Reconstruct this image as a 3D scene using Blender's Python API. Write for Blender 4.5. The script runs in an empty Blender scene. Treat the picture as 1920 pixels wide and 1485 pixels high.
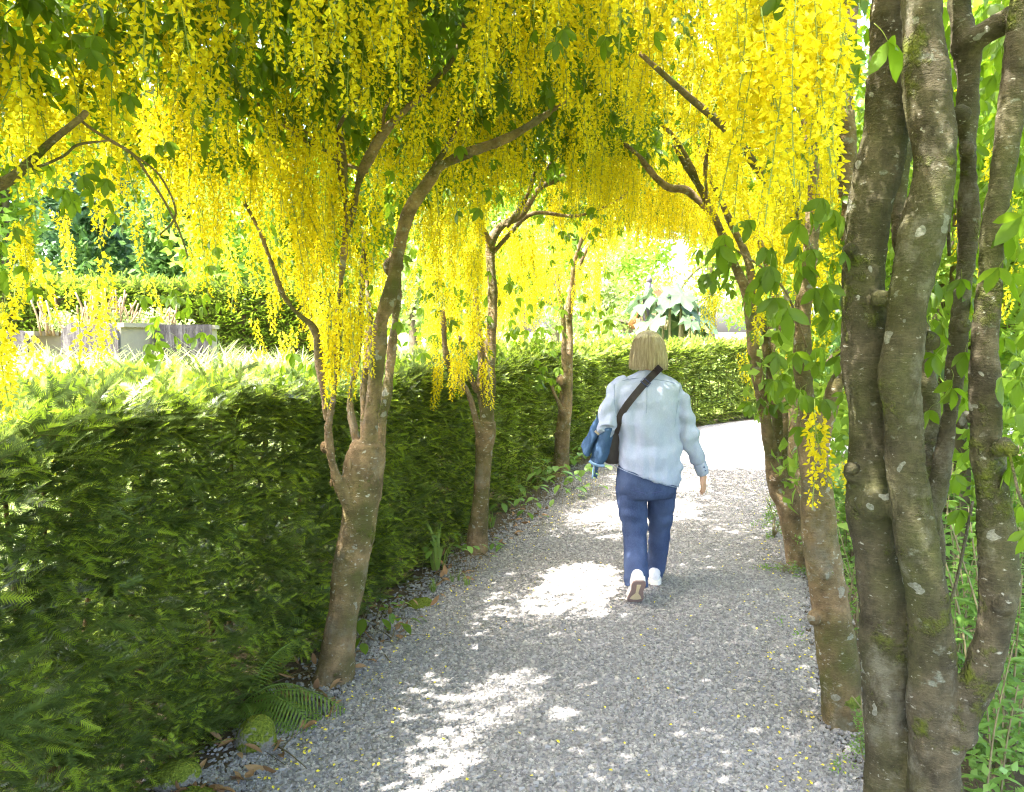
import bpy, math, random
import numpy as np
from mathutils import Vector, Matrix, noise
from mathutils.bvhtree import BVHTree

rng = np.random.default_rng(7)
random.seed(7)
SC = bpy.context.scene
COL = SC.collection

# ------------------------------------------------------------------ camera, sky, sun, exposure
EYE = 1.62
PITCH = math.radians(4.85)
FPX = 1442.0
cam_data = bpy.data.cameras.new("camera")
cam = bpy.data.objects.new("camera", cam_data)
COL.objects.link(cam)
cam.location = (0, 0, EYE)
cam.rotation_euler = (math.radians(90) - PITCH, 0, 0)
cam_data.sensor_width = 36.0
cam_data.lens = FPX / 1920.0 * 36.0
cam_data.clip_start = 0.05
cam_data.clip_end = 2000
SC.camera = cam

SUN_EL = math.radians(58)
SUN_H = np.array([-0.93, -0.37])
SUN_H = SUN_H / np.linalg.norm(SUN_H)
SUN = np.array([SUN_H[0] * math.cos(SUN_EL), SUN_H[1] * math.cos(SUN_EL), math.sin(SUN_EL)])
world = bpy.data.worlds.new("World")
SC.world = world
world.use_nodes = True
wn = world.node_tree
sky = wn.nodes.new("ShaderNodeTexSky")
sky.sky_type = 'NISHITA'
sky.sun_disc = False
sky.sun_elevation = SUN_EL
sky.sun_rotation = math.atan2(SUN_H[0], SUN_H[1])
sky.dust_density = 5.0
sky.ozone_density = 0.4
sky.air_density = 0.9
wn.links.new(sky.outputs[0], wn.nodes["Background"].inputs[0])
wn.nodes["Background"].inputs[1].default_value = 0.15
sl = bpy.data.lights.new("sun", 'SUN')
sl.energy = 2.4
sl.angle = math.radians(0.5)
sl.color = (1.0, 0.95, 0.86)
so = bpy.data.objects.new("sun", sl)
COL.objects.link(so)
so.location = (-20, -8, 30)
so.rotation_euler = Vector(SUN).to_track_quat('Z', 'Y').to_euler()
SC.view_settings.view_transform = 'Standard'
SC.view_settings.look = 'None'
SC.view_settings.gamma = 1
SC.view_settings.use_curve_mapping = False
SC.view_settings.exposure = 3.8
SC.cycles.max_bounces = 10
SC.cycles.diffuse_bounces = 6
SC.cycles.transmission_bounces = 8
SC.cycles.use_denoising = True
SC.cycles.denoising_prefilter = 'NONE'
SC.cycles.filter_width = 1.2

# ------------------------------------------------------------------ from pixels of the photograph to points of the place
_f = np.array([0, math.cos(PITCH), -math.sin(PITCH)])
_u = np.array([0, math.sin(PITCH), math.cos(PITCH)])
_r = np.array([1.0, 0, 0])
def ray(px, py):
    return _f + _r * ((px - 960) / FPX) - _u * ((py - 742.5) / FPX)
def P(px, py, Y):
    d = ray(px, py)
    return np.array([0, 0, EYE]) + d * (Y / d[1])
def G(px, py, z=0.0):
    d = ray(px, py)
    return np.array([0, 0, EYE]) + d * ((z - EYE) / d[2])
def project(p):
    p = np.atleast_2d(p) - np.array([0, 0, EYE])
    c = np.maximum(p @ _f, 1e-3)
    return np.stack([960 + FPX * (p @ _r) / c, 742.5 - FPX * (p @ _u) / c, p @ _f], 1)

# ------------------------------------------------------------------ object helpers
def tag(o, label=None, cat=None, group=None, kind=None):
    if label: o["label"] = label
    if cat: o["category"] = cat
    if group: o["group"] = group
    if kind: o["kind"] = kind
    return o
def empty(name, loc=(0, 0, 0), label=None, cat=None, group=None):
    o = bpy.data.objects.new(name, None)
    COL.objects.link(o)
    o.location = loc
    o.empty_display_size = 0.1
    return tag(o, label, cat, group)
def link(name, me, parent=None, loc=None):
    o = bpy.data.objects.new(name, me)
    COL.objects.link(o)
    if parent is not None:
        o.parent = parent
        if loc is None:                                   # mesh given in world space
            o.matrix_parent_inverse = Matrix.Translation(-Vector(root_loc(parent)))
    if loc is not None:
        o.location = loc
    return o
def root_loc(o):
    v = Vector((0, 0, 0))
    while o is not None:
        v = v + Vector(o.location) + o.matrix_parent_inverse.translation
        o = o.parent
    return v

class MB:
    """collects vertices and faces, then becomes one mesh"""
    def __init__(s):
        s.v, s.f, s.m, s.n = [], [], [], 0
    def add(s, V, F, mat=0):
        V = np.asarray(V, float).reshape(-1, 3)
        for f in F:
            s.f.append(tuple(int(i) + s.n for i in f)); s.m.append(mat)
        s.v.append(V); s.n += len(V)
    def loft(s, rings, mat=0, cap=True, close=True):
        n = len(rings[0]); k = len(rings)
        V = np.concatenate(rings); F = []
        for i in range(k - 1):
            for j in range(n if close else n - 1):
                a = i * n + j; b = i * n + (j + 1) % n
                F.append((a, b, b + n, a + n))
        if cap:
            F.append(tuple(range(n - 1, -1, -1))); F.append(tuple((k - 1) * n + j for j in range(n)))
        s.add(V, F, mat)
    def tube(s, pts, rad, sides=8, mat=0, sub=4, wob=0.0, cap=True):
        pts = np.asarray(pts, float); rad = np.broadcast_to(np.asarray(rad, float), (len(pts),)) if np.ndim(rad) else np.full(len(pts), float(rad))
        if len(pts) > 2 and sub > 1:
            pts, rad = spline(pts, rad, sub)
        T = np.gradient(pts, axis=0); T /= np.linalg.norm(T, axis=1)[:, None] + 1e-12
        up = np.array([0, 0, 1.0]) if abs(T[0][2]) < 0.9 else np.array([1.0, 0, 0])
        N = np.cross(T[0], up); N /= np.linalg.norm(N)
        rings = []
        ph = rng.uniform(0, 6.28, 3)
        for i in range(len(pts)):
            N = N - T[i] * (N @ T[i]); N /= np.linalg.norm(N) + 1e-12
            B = np.cross(T[i], N)
            a = np.arange(sides) / sides * 2 * math.pi
            r = rad[i] * (1 + wob * np.sin(2 * a + ph[0] + i * 0.35) + wob * 0.6 * np.sin(3 * a + ph[1] - i * 0.5))
            rings.append(pts[i] + np.outer(r * np.cos(a), N) + np.outer(r * np.sin(a), B))
        s.loft(rings, mat, cap)
    def ball(s, c, r, mat=0, n=10, m=7):
        r = np.broadcast_to(np.asarray(r, float), (3,))
        rings = []
        for i in range(m):
            t = math.pi * (i + 0.5) / m
            a = np.arange(n) / n * 2 * math.pi
            rings.append(np.stack([c[0] + r[0] * math.sin(t) * np.cos(a), c[1] + r[1] * math.sin(t) * np.sin(a), np.full(n, c[2] - r[2] * math.cos(t))], 1))
        s.loft(rings, mat)
    def box(s, lo, hi, mat=0):
        x0, y0, z0 = lo; x1, y1, z1 = hi
        V = [(x0,y0,z0),(x1,y0,z0),(x1,y1,z0),(x0,y1,z0),(x0,y0,z1),(x1,y0,z1),(x1,y1,z1),(x0,y1,z1)]
        s.add(V, [(3,2,1,0),(4,5,6,7),(0,1,5,4),(1,2,6,5),(2,3,7,6),(3,0,4,7)], mat)
    def mesh(s, name, mats, smooth=True):
        me = bpy.data.meshes.new(name)
        me.from_pydata(np.concatenate(s.v).tolist(), [], s.f)
        for m in (mats if isinstance(mats, (list, tuple)) else [mats]):
            me.materials.append(m)
        if max(s.m, default=0) > 0:
            me.polygons.foreach_set("material_index", s.m)
        me.polygons.foreach_set("use_smooth", [smooth] * len(me.polygons))
        me.update()
        return me
    def build(s, name, mats, parent=None, smooth=True, loc=None):
        return link(name, s.mesh(name, mats, smooth), parent, loc)

def spline(pts, rad, sub):
    pts = np.asarray(pts, float); k = len(pts)
    out, ro = [], []
    for i in range(k - 1):
        p0 = pts[max(i - 1, 0)]; p1 = pts[i]; p2 = pts[i + 1]; p3 = pts[min(i + 2, k - 1)]
        for j in range(sub):
            t = j / sub
            out.append(0.5 * ((2 * p1) + (p2 - p0) * t + (2 * p0 - 5 * p1 + 4 * p2 - p3) * t * t + (3 * p1 - p0 - 3 * p2 + p3) * t ** 3))
            ro.append(rad[i] + (rad[i + 1] - rad[i]) * t)
    out.append(pts[-1]); ro.append(rad[-1])
    return np.array(out), np.array(ro)

def remeshed(me, voxel, smooth=3, name="m"):
    """union of overlapping closed shells as one skin"""
    o = bpy.data.objects.new("tmp", me)
    COL.objects.link(o)
    md = o.modifiers.new("r", 'REMESH'); md.mode = 'VOXEL'; md.voxel_size = voxel
    if smooth:
        ms = o.modifiers.new("s", 'SMOOTH'); ms.factor = 0.5; ms.iterations = smooth
    dg = bpy.context.evaluated_depsgraph_get()
    out = bpy.data.meshes.new_from_object(o.evaluated_get(dg))
    out.name = name
    bpy.data.objects.remove(o)
    out.polygons.foreach_set("use_smooth", [True] * len(out.polygons))
    return out
def get_co(me):
    a = np.empty(len(me.vertices) * 3, np.float32); me.vertices.foreach_get("co", a); return a.reshape(-1, 3).astype(float)
def get_no(me):
    a = np.empty(len(me.vertices) * 3, np.float32); me.vertices.foreach_get("normal", a); return a.reshape(-1, 3).astype(float)
def set_co(me, a):
    me.vertices.foreach_set("co", np.asarray(a, np.float32).ravel()); me.update()
def vnoise(p, scale, seed=0.0):
    return np.array([noise.noise(Vector((q[0] * scale + seed, q[1] * scale - seed, q[2] * scale + 2 * seed))) for q in p])

# ------------------------------------------------------------------ materials
def material(name, build):
    m = bpy.data.materials.new(name); m.use_nodes = True
    nt = m.node_tree
    for n in list(nt.nodes): nt.nodes.remove(n)
    out = nt.nodes.new("ShaderNodeOutputMaterial")
    sh = build(nt)
    nt.links.new(sh, out.inputs[0])
    return m
def N(nt, t, **kw):
    n = nt.nodes.new(t)
    for k, v in kw.items():
        if k.startswith("i_"):
            key = k[2:]; n.inputs[int(key) if key.isdigit() else key.replace("_", " ")].default_value = v
        else: setattr(n, k, v)
    return n
def L(nt, a, b): nt.links.new(a, b)
def coords(nt, scale=(1, 1, 1), out="Object"):
    tc = N(nt, "ShaderNodeTexCoord"); mp = N(nt, "ShaderNodeMapping")
    mp.inputs["Scale"].default_value = scale
    L(nt, tc.outputs[out], mp.inputs[0]); return mp.outputs[0]
def tex(nt, co, scale, detail=4, rough=0.6):
    n = N(nt, "ShaderNodeTexNoise"); n.inputs["Scale"].default_value = scale; n.inputs["Detail"].default_value = detail; n.inputs["Roughness"].default_value = rough
    L(nt, co, n.inputs["Vector"]); return n.outputs[0]
def vor(nt, co, scale, out="Distance", feature='F1'):
    n = N(nt, "ShaderNodeTexVoronoi", feature=feature); n.inputs["Scale"].default_value = scale
    L(nt, co, n.inputs["Vector"]); return n.outputs[out]
def ramp(nt, v, stops):
    r = N(nt, "ShaderNodeValToRGB"); e = r.color_ramp.elements
    while len(e) > len(stops): e.remove(e[-1])
    while len(e) < len(stops): e.new(0.5)
    for k, (p, c) in enumerate(stops):
        e[k].position = p; e[k].color = (*c, 1) if len(c) == 3 else c
    L(nt, v, r.inputs[0]); return r.outputs[0]
def gate(nt, v, lo, hi):
    m = N(nt, "ShaderNodeMapRange"); m.inputs[1].default_value = lo; m.inputs[2].default_value = hi
    L(nt, v, m.inputs[0]); return m.outputs[0]
def mixc(nt, f, a, b):
    m = N(nt, "ShaderNodeMix", data_type='RGBA')
    if isinstance(f, (int, float)): m.inputs[0].default_value = f
    else: L(nt, f, m.inputs[0])
    for s, v in ((6, a), (7, b)):
        if isinstance(v, tuple): m.inputs[s].default_value = (*v, 1)
        else: L(nt, v, m.inputs[s])
    return m.outputs[2]
def mul(nt, a, b):
    m = N(nt, "ShaderNodeMath", operation='MULTIPLY'); L(nt, a, m.inputs[0])
    if isinstance(b, (int, float)): m.inputs[1].default_value = b
    else: L(nt, b, m.inputs[1])
    return m.outputs[0]
def bsdf(nt, col, rough=0.8, bump=None, bs=0.3, dist=0.01, spec=0.3):
    b = N(nt, "ShaderNodeBsdfPrincipled"); b.inputs["Roughness"].default_value = rough
    b.inputs["Specular IOR Level"].default_value = spec
    if isinstance(col, tuple): b.inputs["Base Color"].default_value = (*col, 1)
    else: L(nt, col, b.inputs["Base Color"])
    if bump is not None:
        bp = N(nt, "ShaderNodeBump"); bp.inputs["Strength"].default_value = bs; bp.inputs["Distance"].default_value = dist
        L(nt, bump, bp.inputs["Height"]); L(nt, bp.outputs[0], b.inputs["Normal"])
    return b.outputs[0]
def leafy(name, stops, trans=0.45, tcol=None, rough=0.45, spec=0.35, nscale=25, tsat=1.0):
    """thin plant tissue: reflects and lets light through; colour varies from piece to piece"""
    def build(nt):
        oi = N(nt, "ShaderNodeObjectInfo")
        geo = N(nt, "ShaderNodeNewGeometry")
        isl = geo.outputs["Random Per Island"]
        nz = tex(nt, coords(nt), nscale, 3)
        a = N(nt, "ShaderNodeMath", operation='MULTIPLY_ADD'); L(nt, oi.outputs["Random"], a.inputs[0]); a.inputs[1].default_value = 0.45
        b = N(nt, "ShaderNodeMath", operation='MULTIPLY_ADD'); L(nt, isl, b.inputs[0]); b.inputs[1].default_value = 0.35; 
        L(nt, mul(nt, nz, 0.3), b.inputs[2]); L(nt, b.outputs[0], a.inputs[2])
        col = ramp(nt, a.outputs[0], stops)
        pb = N(nt, "ShaderNodeBsdfPrincipled"); L(nt, col, pb.inputs["Base Color"]); pb.inputs["Roughness"].default_value = rough
        pb.inputs["Specular IOR Level"].default_value = spec
        tr = N(nt, "ShaderNodeBsdfTranslucent")
        if tcol: L(nt, mixc(nt, 0.6, col, tcol), tr.inputs[0])
        else: L(nt, col, tr.inputs[0])
        mx = N(nt, "ShaderNodeMixShader"); mx.inputs[0].default_value = trans
        L(nt, pb.outputs[0], mx.inputs[1]); L(nt, tr.outputs[0], mx.inputs[2])
        return mx.outputs[0]
    return material(name, build)
def plain(name, col, rough=0.8, var=0.25, scale=8, bs=0.25, dist=0.01, stretch=(1, 1, 1), spec=0.3):
    def build(nt):
        n = tex(nt, coords(nt, stretch), scale, 6, 0.65)
        c = ramp(nt, n, [(0.25, tuple(x * (1 - var) for x in col)), (0.75, tuple(min(1, x * (1 + var)) for x in col))])
        return bsdf(nt, c, rough, n, bs, dist, spec)
    return material(name, build)

def bark_mat(name, base, dark, lichen_lo=0.62, moss=0.58, olive=(0.10, 0.10, 0.03)):
    def build(nt):
        co = coords(nt); cs = coords(nt, (1, 1, 2.6))
        n1 = tex(nt, co, 9, 8, 0.7); n2 = tex(nt, cs, 60, 5, 0.7)
        c = ramp(nt, n1, [(0.34, dark), (0.5, base), (0.68, tuple(min(1, x * 1.6) for x in base))])
        c = mixc(nt, gate(nt, tex(nt, co, 3.2, 3), 0.42, 0.66), c, olive)
        c = mixc(nt, mul(nt, gate(nt, n2, 0.52, 0.7), 0.45), c, dark)
        lines = gate(nt, tex(nt, coords(nt, (4, 4, 60)), 3, 4), 0.57, 0.66)      # lenticels round the stem
        c = mixc(nt, mul(nt, lines, 0.12), c, (0.32, 0.27, 0.19))
        spots = gate(nt, tex(nt, coords(nt, (1, 1, 1.7)), 42, 4, 0.6), lichen_lo, lichen_lo + 0.07)
        c = mixc(nt, mul(nt, mul(nt, spots, gate(nt, tex(nt, co, 4, 3), 0.36, 0.52)), 0.85), c, (0.50, 0.49, 0.42))
        big = gate(nt, tex(nt, coords(nt, (1, 1, 1.5)), 13, 6, 0.7), 0.62, 0.72)
        c = mixc(nt, mul(nt, big, 0.6), c, (0.36, 0.40, 0.34))
        c = mixc(nt, mul(nt, gate(nt, tex(nt, coords(nt, (1, 1, .55)), 17, 7, 0.75), 0.46, 0.62), 0.55), c, dark)
        c = mixc(nt, mul(nt, gate(nt, tex(nt, coords(nt, (1, 1, .8)), 5.5, 7, 0.75), 0.54, 0.66), 0.45), c, (0.24, 0.23, 0.185))
        # round crusts of pale lichen, each with its own size
        wob = N(nt, "ShaderNodeMix", data_type='RGBA'); wob.inputs[0].default_value = 0.06
        nzc = N(nt, "ShaderNodeTexNoise"); nzc.inputs["Scale"].default_value = 20; L(nt, co, nzc.inputs["Vector"])
        L(nt, co, wob.inputs[6]); L(nt, nzc.outputs["Color"], wob.inputs[7])
        vv = N(nt, "ShaderNodeTexVoronoi"); vv.inputs["Scale"].default_value = 19; L(nt, wob.outputs[2], vv.inputs["Vector"])
        sc_ = N(nt, "ShaderNodeSeparateColor"); L(nt, vv.outputs["Color"], sc_.inputs[0])
        lim = mul(nt, gate(nt, sc_.outputs[0], 0.68, 1.0), 0.38)
        inside = N(nt, "ShaderNodeMath", operation='LESS_THAN'); L(nt, vv.outputs["Distance"], inside.inputs[0]); L(nt, lim, inside.inputs[1])
        lc = ramp(nt, tex(nt, co, 120, 3), [(0.3, (0.22, 0.24, 0.20)), (0.7, (0.46, 0.47, 0.42))])
        c = mixc(nt, mul(nt, inside.outputs[0], 0.5), c, lc)
        ms = gate(nt, tex(nt, co, 6, 6, 0.7), moss, moss + 0.1)
        c = mixc(nt, ms, c, (0.10, 0.12, 0.015))
        h = N(nt, "ShaderNodeMath", operation='MULTIPLY_ADD'); L(nt, n2, h.inputs[0]); h.inputs[1].default_value = 0.6; L(nt, n1, h.inputs[2])
        h2 = N(nt, "ShaderNodeMath", operation='MULTIPLY_ADD'); L(nt, ms, h2.inputs[0]); h2.inputs[1].default_value = 0.8; L(nt, h.outputs[0], h2.inputs[2])
        return bsdf(nt, c, 0.85, h2.outputs[0], 1.0, 0.018, 0.2)
    return material(name, build)

M = {}
M['bark'] = bark_mat("laburnum_bark", (0.255, 0.176, 0.096), (0.10, 0.072, 0.042), 0.61, 0.61)
M['bark_old'] = bark_mat("old_laburnum_bark", (0.095, 0.080, 0.050), (0.036, 0.031, 0.019), 0.635, 0.57, (0.075, 0.078, 0.028))
M['bark_far'] = plain("tree_bark", (0.13, 0.10, 0.07), 0.9, 0.5, 10, 0.6, 0.02, (1, 1, .3))
M['twig'] = plain("twig_bark", (0.115, 0.095, 0.05), 0.85, 0.4, 40)
M['cutwood'] = plain("pruned_wood", (0.22, 0.15, 0.08), 0.8, 0.25, 20)
M['petal'] = leafy("laburnum_petals", [(0.12, (0.62, 0.495, 0.006)), (0.5, (0.74, 0.615, 0.012)), (0.9, (0.80, 0.72, 0.035))], 0.44, None, 0.55, 0.2, 60)
M['stalk'] = leafy("flower_stalks", [(0.2, (0.20, 0.27, 0.05)), (0.9, (0.30, 0.36, 0.08))], 0.3)
M['leaf'] = leafy("laburnum_leaves", [(0.15, (0.050, 0.095, 0.008)), (0.55, (0.085, 0.15, 0.012)), (0.95, (0.15, 0.235, 0.018))], 0.5, (0.26, 0.42, 0.012), 0.42, 0.35)
M['yew'] = leafy("yew_needles", [(0.15, (0.060, 0.095, 0.028)), (0.6, (0.135, 0.19, 0.046)), (0.95, (0.23, 0.30, 0.06))], 0.4, None, 0.36, 0.5)
M['yew_new'] = leafy("yew_new_growth", [(0.15, (0.24, 0.34, 0.045)), (0.6, (0.36, 0.47, 0.055)), (0.95, (0.48, 0.56, 0.07))], 0.4, (0.30, 0.45, 0.02), 0.45, 0.35)
M['yew_far'] = leafy('sunny_yew_needles', [(0.15, (0.055, 0.085, 0.012)), (0.6, (0.095, 0.14, 0.018)), (0.95, (0.15, 0.20, 0.022))], 0.3, None, 0.45, 0.35)
M['yewtwig'] = plain("yew_twigs", (0.14, 0.085, 0.045), 0.9, 0.4, 30)
M['fern'] = leafy("fern_fronds", [(0.1, (0.10, 0.165, 0.03)), (0.9, (0.20, 0.28, 0.06))], 0.4, (0.2, 0.4, 0.05))
M['herb'] = leafy("herb_leaves", [(0.1, (0.08, 0.17, 0.03)), (0.5, (0.14, 0.26, 0.05)), (0.95, (0.24, 0.38, 0.09))], 0.4, (0.28, 0.46, 0.06))
M['herbstem'] = plain("herb_stems", (0.20, 0.17, 0.09), 0.8, 0.3, 20)
M['grass'] = leafy("grass_blades", [(0.1, (0.10, 0.18, 0.03)), (0.9, (0.26, 0.36, 0.08))], 0.35)
M['pale'] = leafy("pale_meadow", [(0.1, (0.12, 0.20, 0.03)), (0.5, (0.21, 0.29, 0.06)), (0.9, (0.46, 0.48, 0.26))], 0.35)
M['far_lime'] = leafy("lime_foliage", [(0.1, (0.12, 0.22, 0.025)), (0.5, (0.21, 0.34, 0.04)), (0.95, (0.36, 0.48, 0.08))], 0.45, (0.40, 0.55, 0.06))
M['far_mid'] = leafy("mid_green_foliage", [(0.1, (0.06, 0.13, 0.03)), (0.5, (0.10, 0.20, 0.045)), (0.95, (0.19, 0.31, 0.08))], 0.4)
M['far_blue'] = leafy("bluish_foliage", [(0.1, (0.045, 0.10, 0.045)), (0.5, (0.075, 0.16, 0.065)), (0.95, (0.14, 0.25, 0.10))], 0.35)
M['gunnera'] = leafy("big_leaf", [(0.1, (0.035, 0.07, 0.03)), (0.9, (0.10, 0.155, 0.08))], 0.35, None, 0.4, 0.4, 6)
M['copper'] = leafy("copper_leaf", [(0.1, (0.10, 0.045, 0.02)), (0.9, (0.20, 0.11, 0.04))], 0.4)
M['dead'] = leafy("dead_leaves", [(0.1, (0.16, 0.085, 0.04)), (0.5, (0.26, 0.15, 0.075)), (0.95, (0.38, 0.25, 0.13))], 0.15, None, 0.7)
M['moss'] = plain("moss", (0.13, 0.17, 0.025), 0.95, 0.55, 45, 1.0, 0.02)
M['rock'] = plain("rock", (0.30, 0.28, 0.25), 0.9, 0.35, 14, 0.8, 0.03)
def mossrock(nt):
    co = coords(nt); geo = N(nt, "ShaderNodeNewGeometry"); sx = N(nt, "ShaderNodeSeparateXYZ"); L(nt, geo.outputs["Normal"], sx.inputs[0])
    n = tex(nt, co, 16, 6, 0.7)
    a = N(nt, "ShaderNodeMath", operation='ADD'); L(nt, n, a.inputs[0]); L(nt, mul(nt, sx.outputs[2], 0.25), a.inputs[1])
    fine = tex(nt, co, 120, 3)
    ms = ramp(nt, fine, [(0.3, (0.06, 0.085, 0.012)), (0.7, (0.20, 0.24, 0.03))])
    c = mixc(nt, gate(nt, a.outputs[0], 0.48, 0.56), ramp(nt, n, [(0.3, (0.14, 0.13, 0.11)), (0.7, (0.38, 0.36, 0.32))]), ms)
    return bsdf(nt, c, 0.95, fine, 0.9, 0.015, 0.15)
M['mossrock'] = material("mossy_stone", mossrock)
def gravel(nt):
    co = coords(nt)
    v = N(nt, "ShaderNodeTexVoronoi", feature='F1'); v.inputs["Scale"].default_value = 75; L(nt, co, v.inputs["Vector"])
    s = N(nt, "ShaderNodeSeparateColor"); L(nt, v.outputs["Color"], s.inputs[0])
    c = ramp(nt, s.outputs[0], [(0.0, (0.13, 0.125, 0.122)), (0.4, (0.20, 0.193, 0.188)), (0.8, (0.27, 0.26, 0.255)), (1.0, (0.36, 0.34, 0.32))])
    c = mixc(nt, mul(nt, gate(nt, v.outputs["Distance"], 0.45, 0.8), 0.6), c, (0.13, 0.125, 0.12))
    c = mixc(nt, mul(nt, gate(nt, tex(nt, co, 1.6, 4), 0.5, 0.75), 0.3), c, (0.27, 0.24, 0.19))
    h = N(nt, "ShaderNodeMath", operation='SUBTRACT'); h.inputs[0].default_value = 1; L(nt, v.outputs["Distance"], h.inputs[1])
    return bsdf(nt, c, 0.85, h.outputs[0], 0.6, 0.008, 0.25)
M['gravel'] = material("gravel_bed", gravel)
def stonechip(nt):
    oi = N(nt, "ShaderNodeObjectInfo")
    c = ramp(nt, oi.outputs["Random"], [(0.0, (0.15, 0.144, 0.142)), (0.35, (0.215, 0.207, 0.204)), (0.75, (0.275, 0.265, 0.258)), (0.95, (0.335, 0.32, 0.30)), (1.0, (0.42, 0.395, 0.36))])
    return bsdf(nt, c, 0.75, tex(nt, coords(nt), 200, 3), 0.3, 0.002, 0.35)
M['chip'] = material("stone_chips", stonechip)
def soil(nt):
    co = coords(nt); n = tex(nt, co, 7, 8, 0.75); f = tex(nt, co, 90, 4, 0.7)
    c = ramp(nt, n, [(0.3, (0.07, 0.052, 0.033)), (0.6, (0.135, 0.105, 0.066)), (0.8, (0.20, 0.165, 0.11))])
    c = mixc(nt, mul(nt, gate(nt, f, 0.58, 0.66), 0.6), c, (0.24, 0.19, 0.13))
    return bsdf(nt, c, 0.95, f, 0.9, 0.02, 0.15)
M['soil'] = material("leaf_mould_soil", soil)
def lawn(nt):
    co = coords(nt); n = tex(nt, co, 1.2, 6, 0.7); f = tex(nt, co, 60, 4, 0.7)
    c = ramp(nt, n, [(0.3, (0.12, 0.19, 0.035)), (0.55, (0.22, 0.29, 0.07)), (0.8, (0.36, 0.38, 0.15))])
    return bsdf(nt, c, 0.95, f, 0.8, 0.03, 0.15)
M['lawn'] = material("sunny_lawn", lawn)
def tombstone(nt):
    co = coords(nt); n = tex(nt, co, 7, 8, 0.75); st = tex(nt, coords(nt, (9, 9, 0.8)), 2.2, 6, 0.7)
    c = ramp(nt, n, [(0.3, (0.030, 0.026, 0.026)), (0.5, (0.058, 0.051, 0.050)), (0.75, (0.11, 0.10, 0.095))])
    c = mixc(nt, mul(nt, gate(nt, st, 0.5, 0.62), 0.7), c, (0.16, 0.146, 0.14))
    return bsdf(nt, c, 0.9, n, 0.5, 0.02, 0.2)
M['tomb'] = material("stained_stone", tombstone)
M['tomb_clean'] = plain("pale_dressed_stone", (0.25, 0.22, 0.17), 0.9, 0.15, 5, 0.3, 0.01)
def denim(col, hi, scale):
    def build(nt):
        co = coords(nt)
        w = tex(nt, coords(nt, (1, 1, 0.35)), scale, 3, 0.8); n = tex(nt, co, 5, 4)
        n2 = tex(nt, coords(nt, (1, 1, .3)), 13, 5, 0.7)
        c = mixc(nt, gate(nt, n, 0.3, 0.75), col, hi)
        c = mixc(nt, mul(nt, gate(nt, n2, 0.5, 0.72), 0.45), c, hi)
        c = mixc(nt, mul(nt, gate(nt, w, 0.45, 0.7), 0.35), c, tuple(min(1, x * 1.3) for x in hi))
        b = N(nt, "ShaderNodeMath", operation='MULTIPLY_ADD'); L(nt, w, b.inputs[0]); b.inputs[1].default_value = 0.15; L(nt, tex(nt, coords(nt, (1, 1, .45)), 16, 4), b.inputs[2])
        return bsdf(nt, c, 0.9, b.outputs[0], 0.45, 0.012, 0.04)
    return build
M['shirt'] = material("pale_denim", denim((0.295, 0.335, 0.455), (0.36, 0.40, 0.52), 260))
M['seam'] = plain("shirt_seam", (0.20, 0.25, 0.36), 0.9, 0.15, 60)
M['jeans'] = material("dark_denim", denim((0.028, 0.042, 0.100), (0.075, 0.105, 0.20), 260))
M['jacket'] = material("mid_blue_denim", denim((0.035, 0.07, 0.14), (0.065, 0.115, 0.20), 220))
M['jacket_in'] = plain("faded_denim_edge", (0.20, 0.31, 0.48), 0.9, 0.2, 50)
M['strap'] = plain("dark_leather", (0.030, 0.022, 0.022), 0.5, 0.3, 40)
M['skin'] = plain("skin", (0.60, 0.34, 0.24), 0.5, 0.12, 12, 0.1, 0.002)
M['eye'] = plain("eye_white", (0.7, 0.7, 0.68), 0.2, 0.05, 5)
def hairmat(nt):
    tc = N(nt, "ShaderNodeTexCoord"); sp = N(nt, "ShaderNodeSeparateXYZ"); L(nt, tc.outputs["Object"], sp.inputs[0])
    at = N(nt, "ShaderNodeMath", operation='ARCTAN2'); L(nt, sp.outputs[0], at.inputs[0]); L(nt, sp.outputs[1], at.inputs[1])
    cb = N(nt, "ShaderNodeCombineXYZ"); L(nt, mul(nt, at.outputs[0], 9.0), cb.inputs[0]); L(nt, mul(nt, sp.outputs[2], 3.0), cb.inputs[2])
    n = tex(nt, cb.outputs[0], 2.4, 6, 0.75)
    c = ramp(nt, n, [(0.3, (0.17, 0.125, 0.07)), (0.44, (0.36, 0.285, 0.17)), (0.56, (0.54, 0.455, 0.30)), (0.70, (0.74, 0.66, 0.49))])
    return bsdf(nt, c, 0.42, n, 0.6, 0.01, 0.4)
M['hair'] = material("ash_blonde_hair", hairmat)
M['shoe'] = plain("pale_mesh_trainer", (0.62, 0.62, 0.66), 0.8, 0.12, 90, 0.3, 0.003)
M['sole'] = plain("trainer_outsole", (0.30, 0.21, 0.19), 0.8, 0.15, 30)
M['midsole'] = plain("trainer_midsole", (0.80, 0.77, 0.72), 0.7, 0.06, 20)
M['tread'] = plain("cream_tread", (0.72, 0.60, 0.38), 0.8, 0.08, 30)
M['laces'] = plain("navy_trim", (0.05, 0.06, 0.16), 0.8, 0.1, 30)
M['shedwood'] = plain("shed_boards", (0.14, 0.10, 0.075), 0.9, 0.2, 6, 0.4, 0.02, (6, 6, .4))
M['shedroof'] = plain("shed_roof", (0.16, 0.115, 0.095), 0.9, 0.15, 6)
M['green_paint'] = plain("green_paint", (0.10, 0.30, 0.15), 0.5, 0.1, 6)
M['mauve'] = plain("weathered_post", (0.12, 0.095, 0.12), 0.9, 0.2, 10)
M['fallen'] = leafy("fallen_petals", [(0.2, (0.62, 0.50, 0.03)), (0.9, (0.80, 0.70, 0.08))], 0.2)
M['pink'] = plain("pink_petals", (0.6, 0.10, 0.40), 0.7, 0.2, 10)

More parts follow.
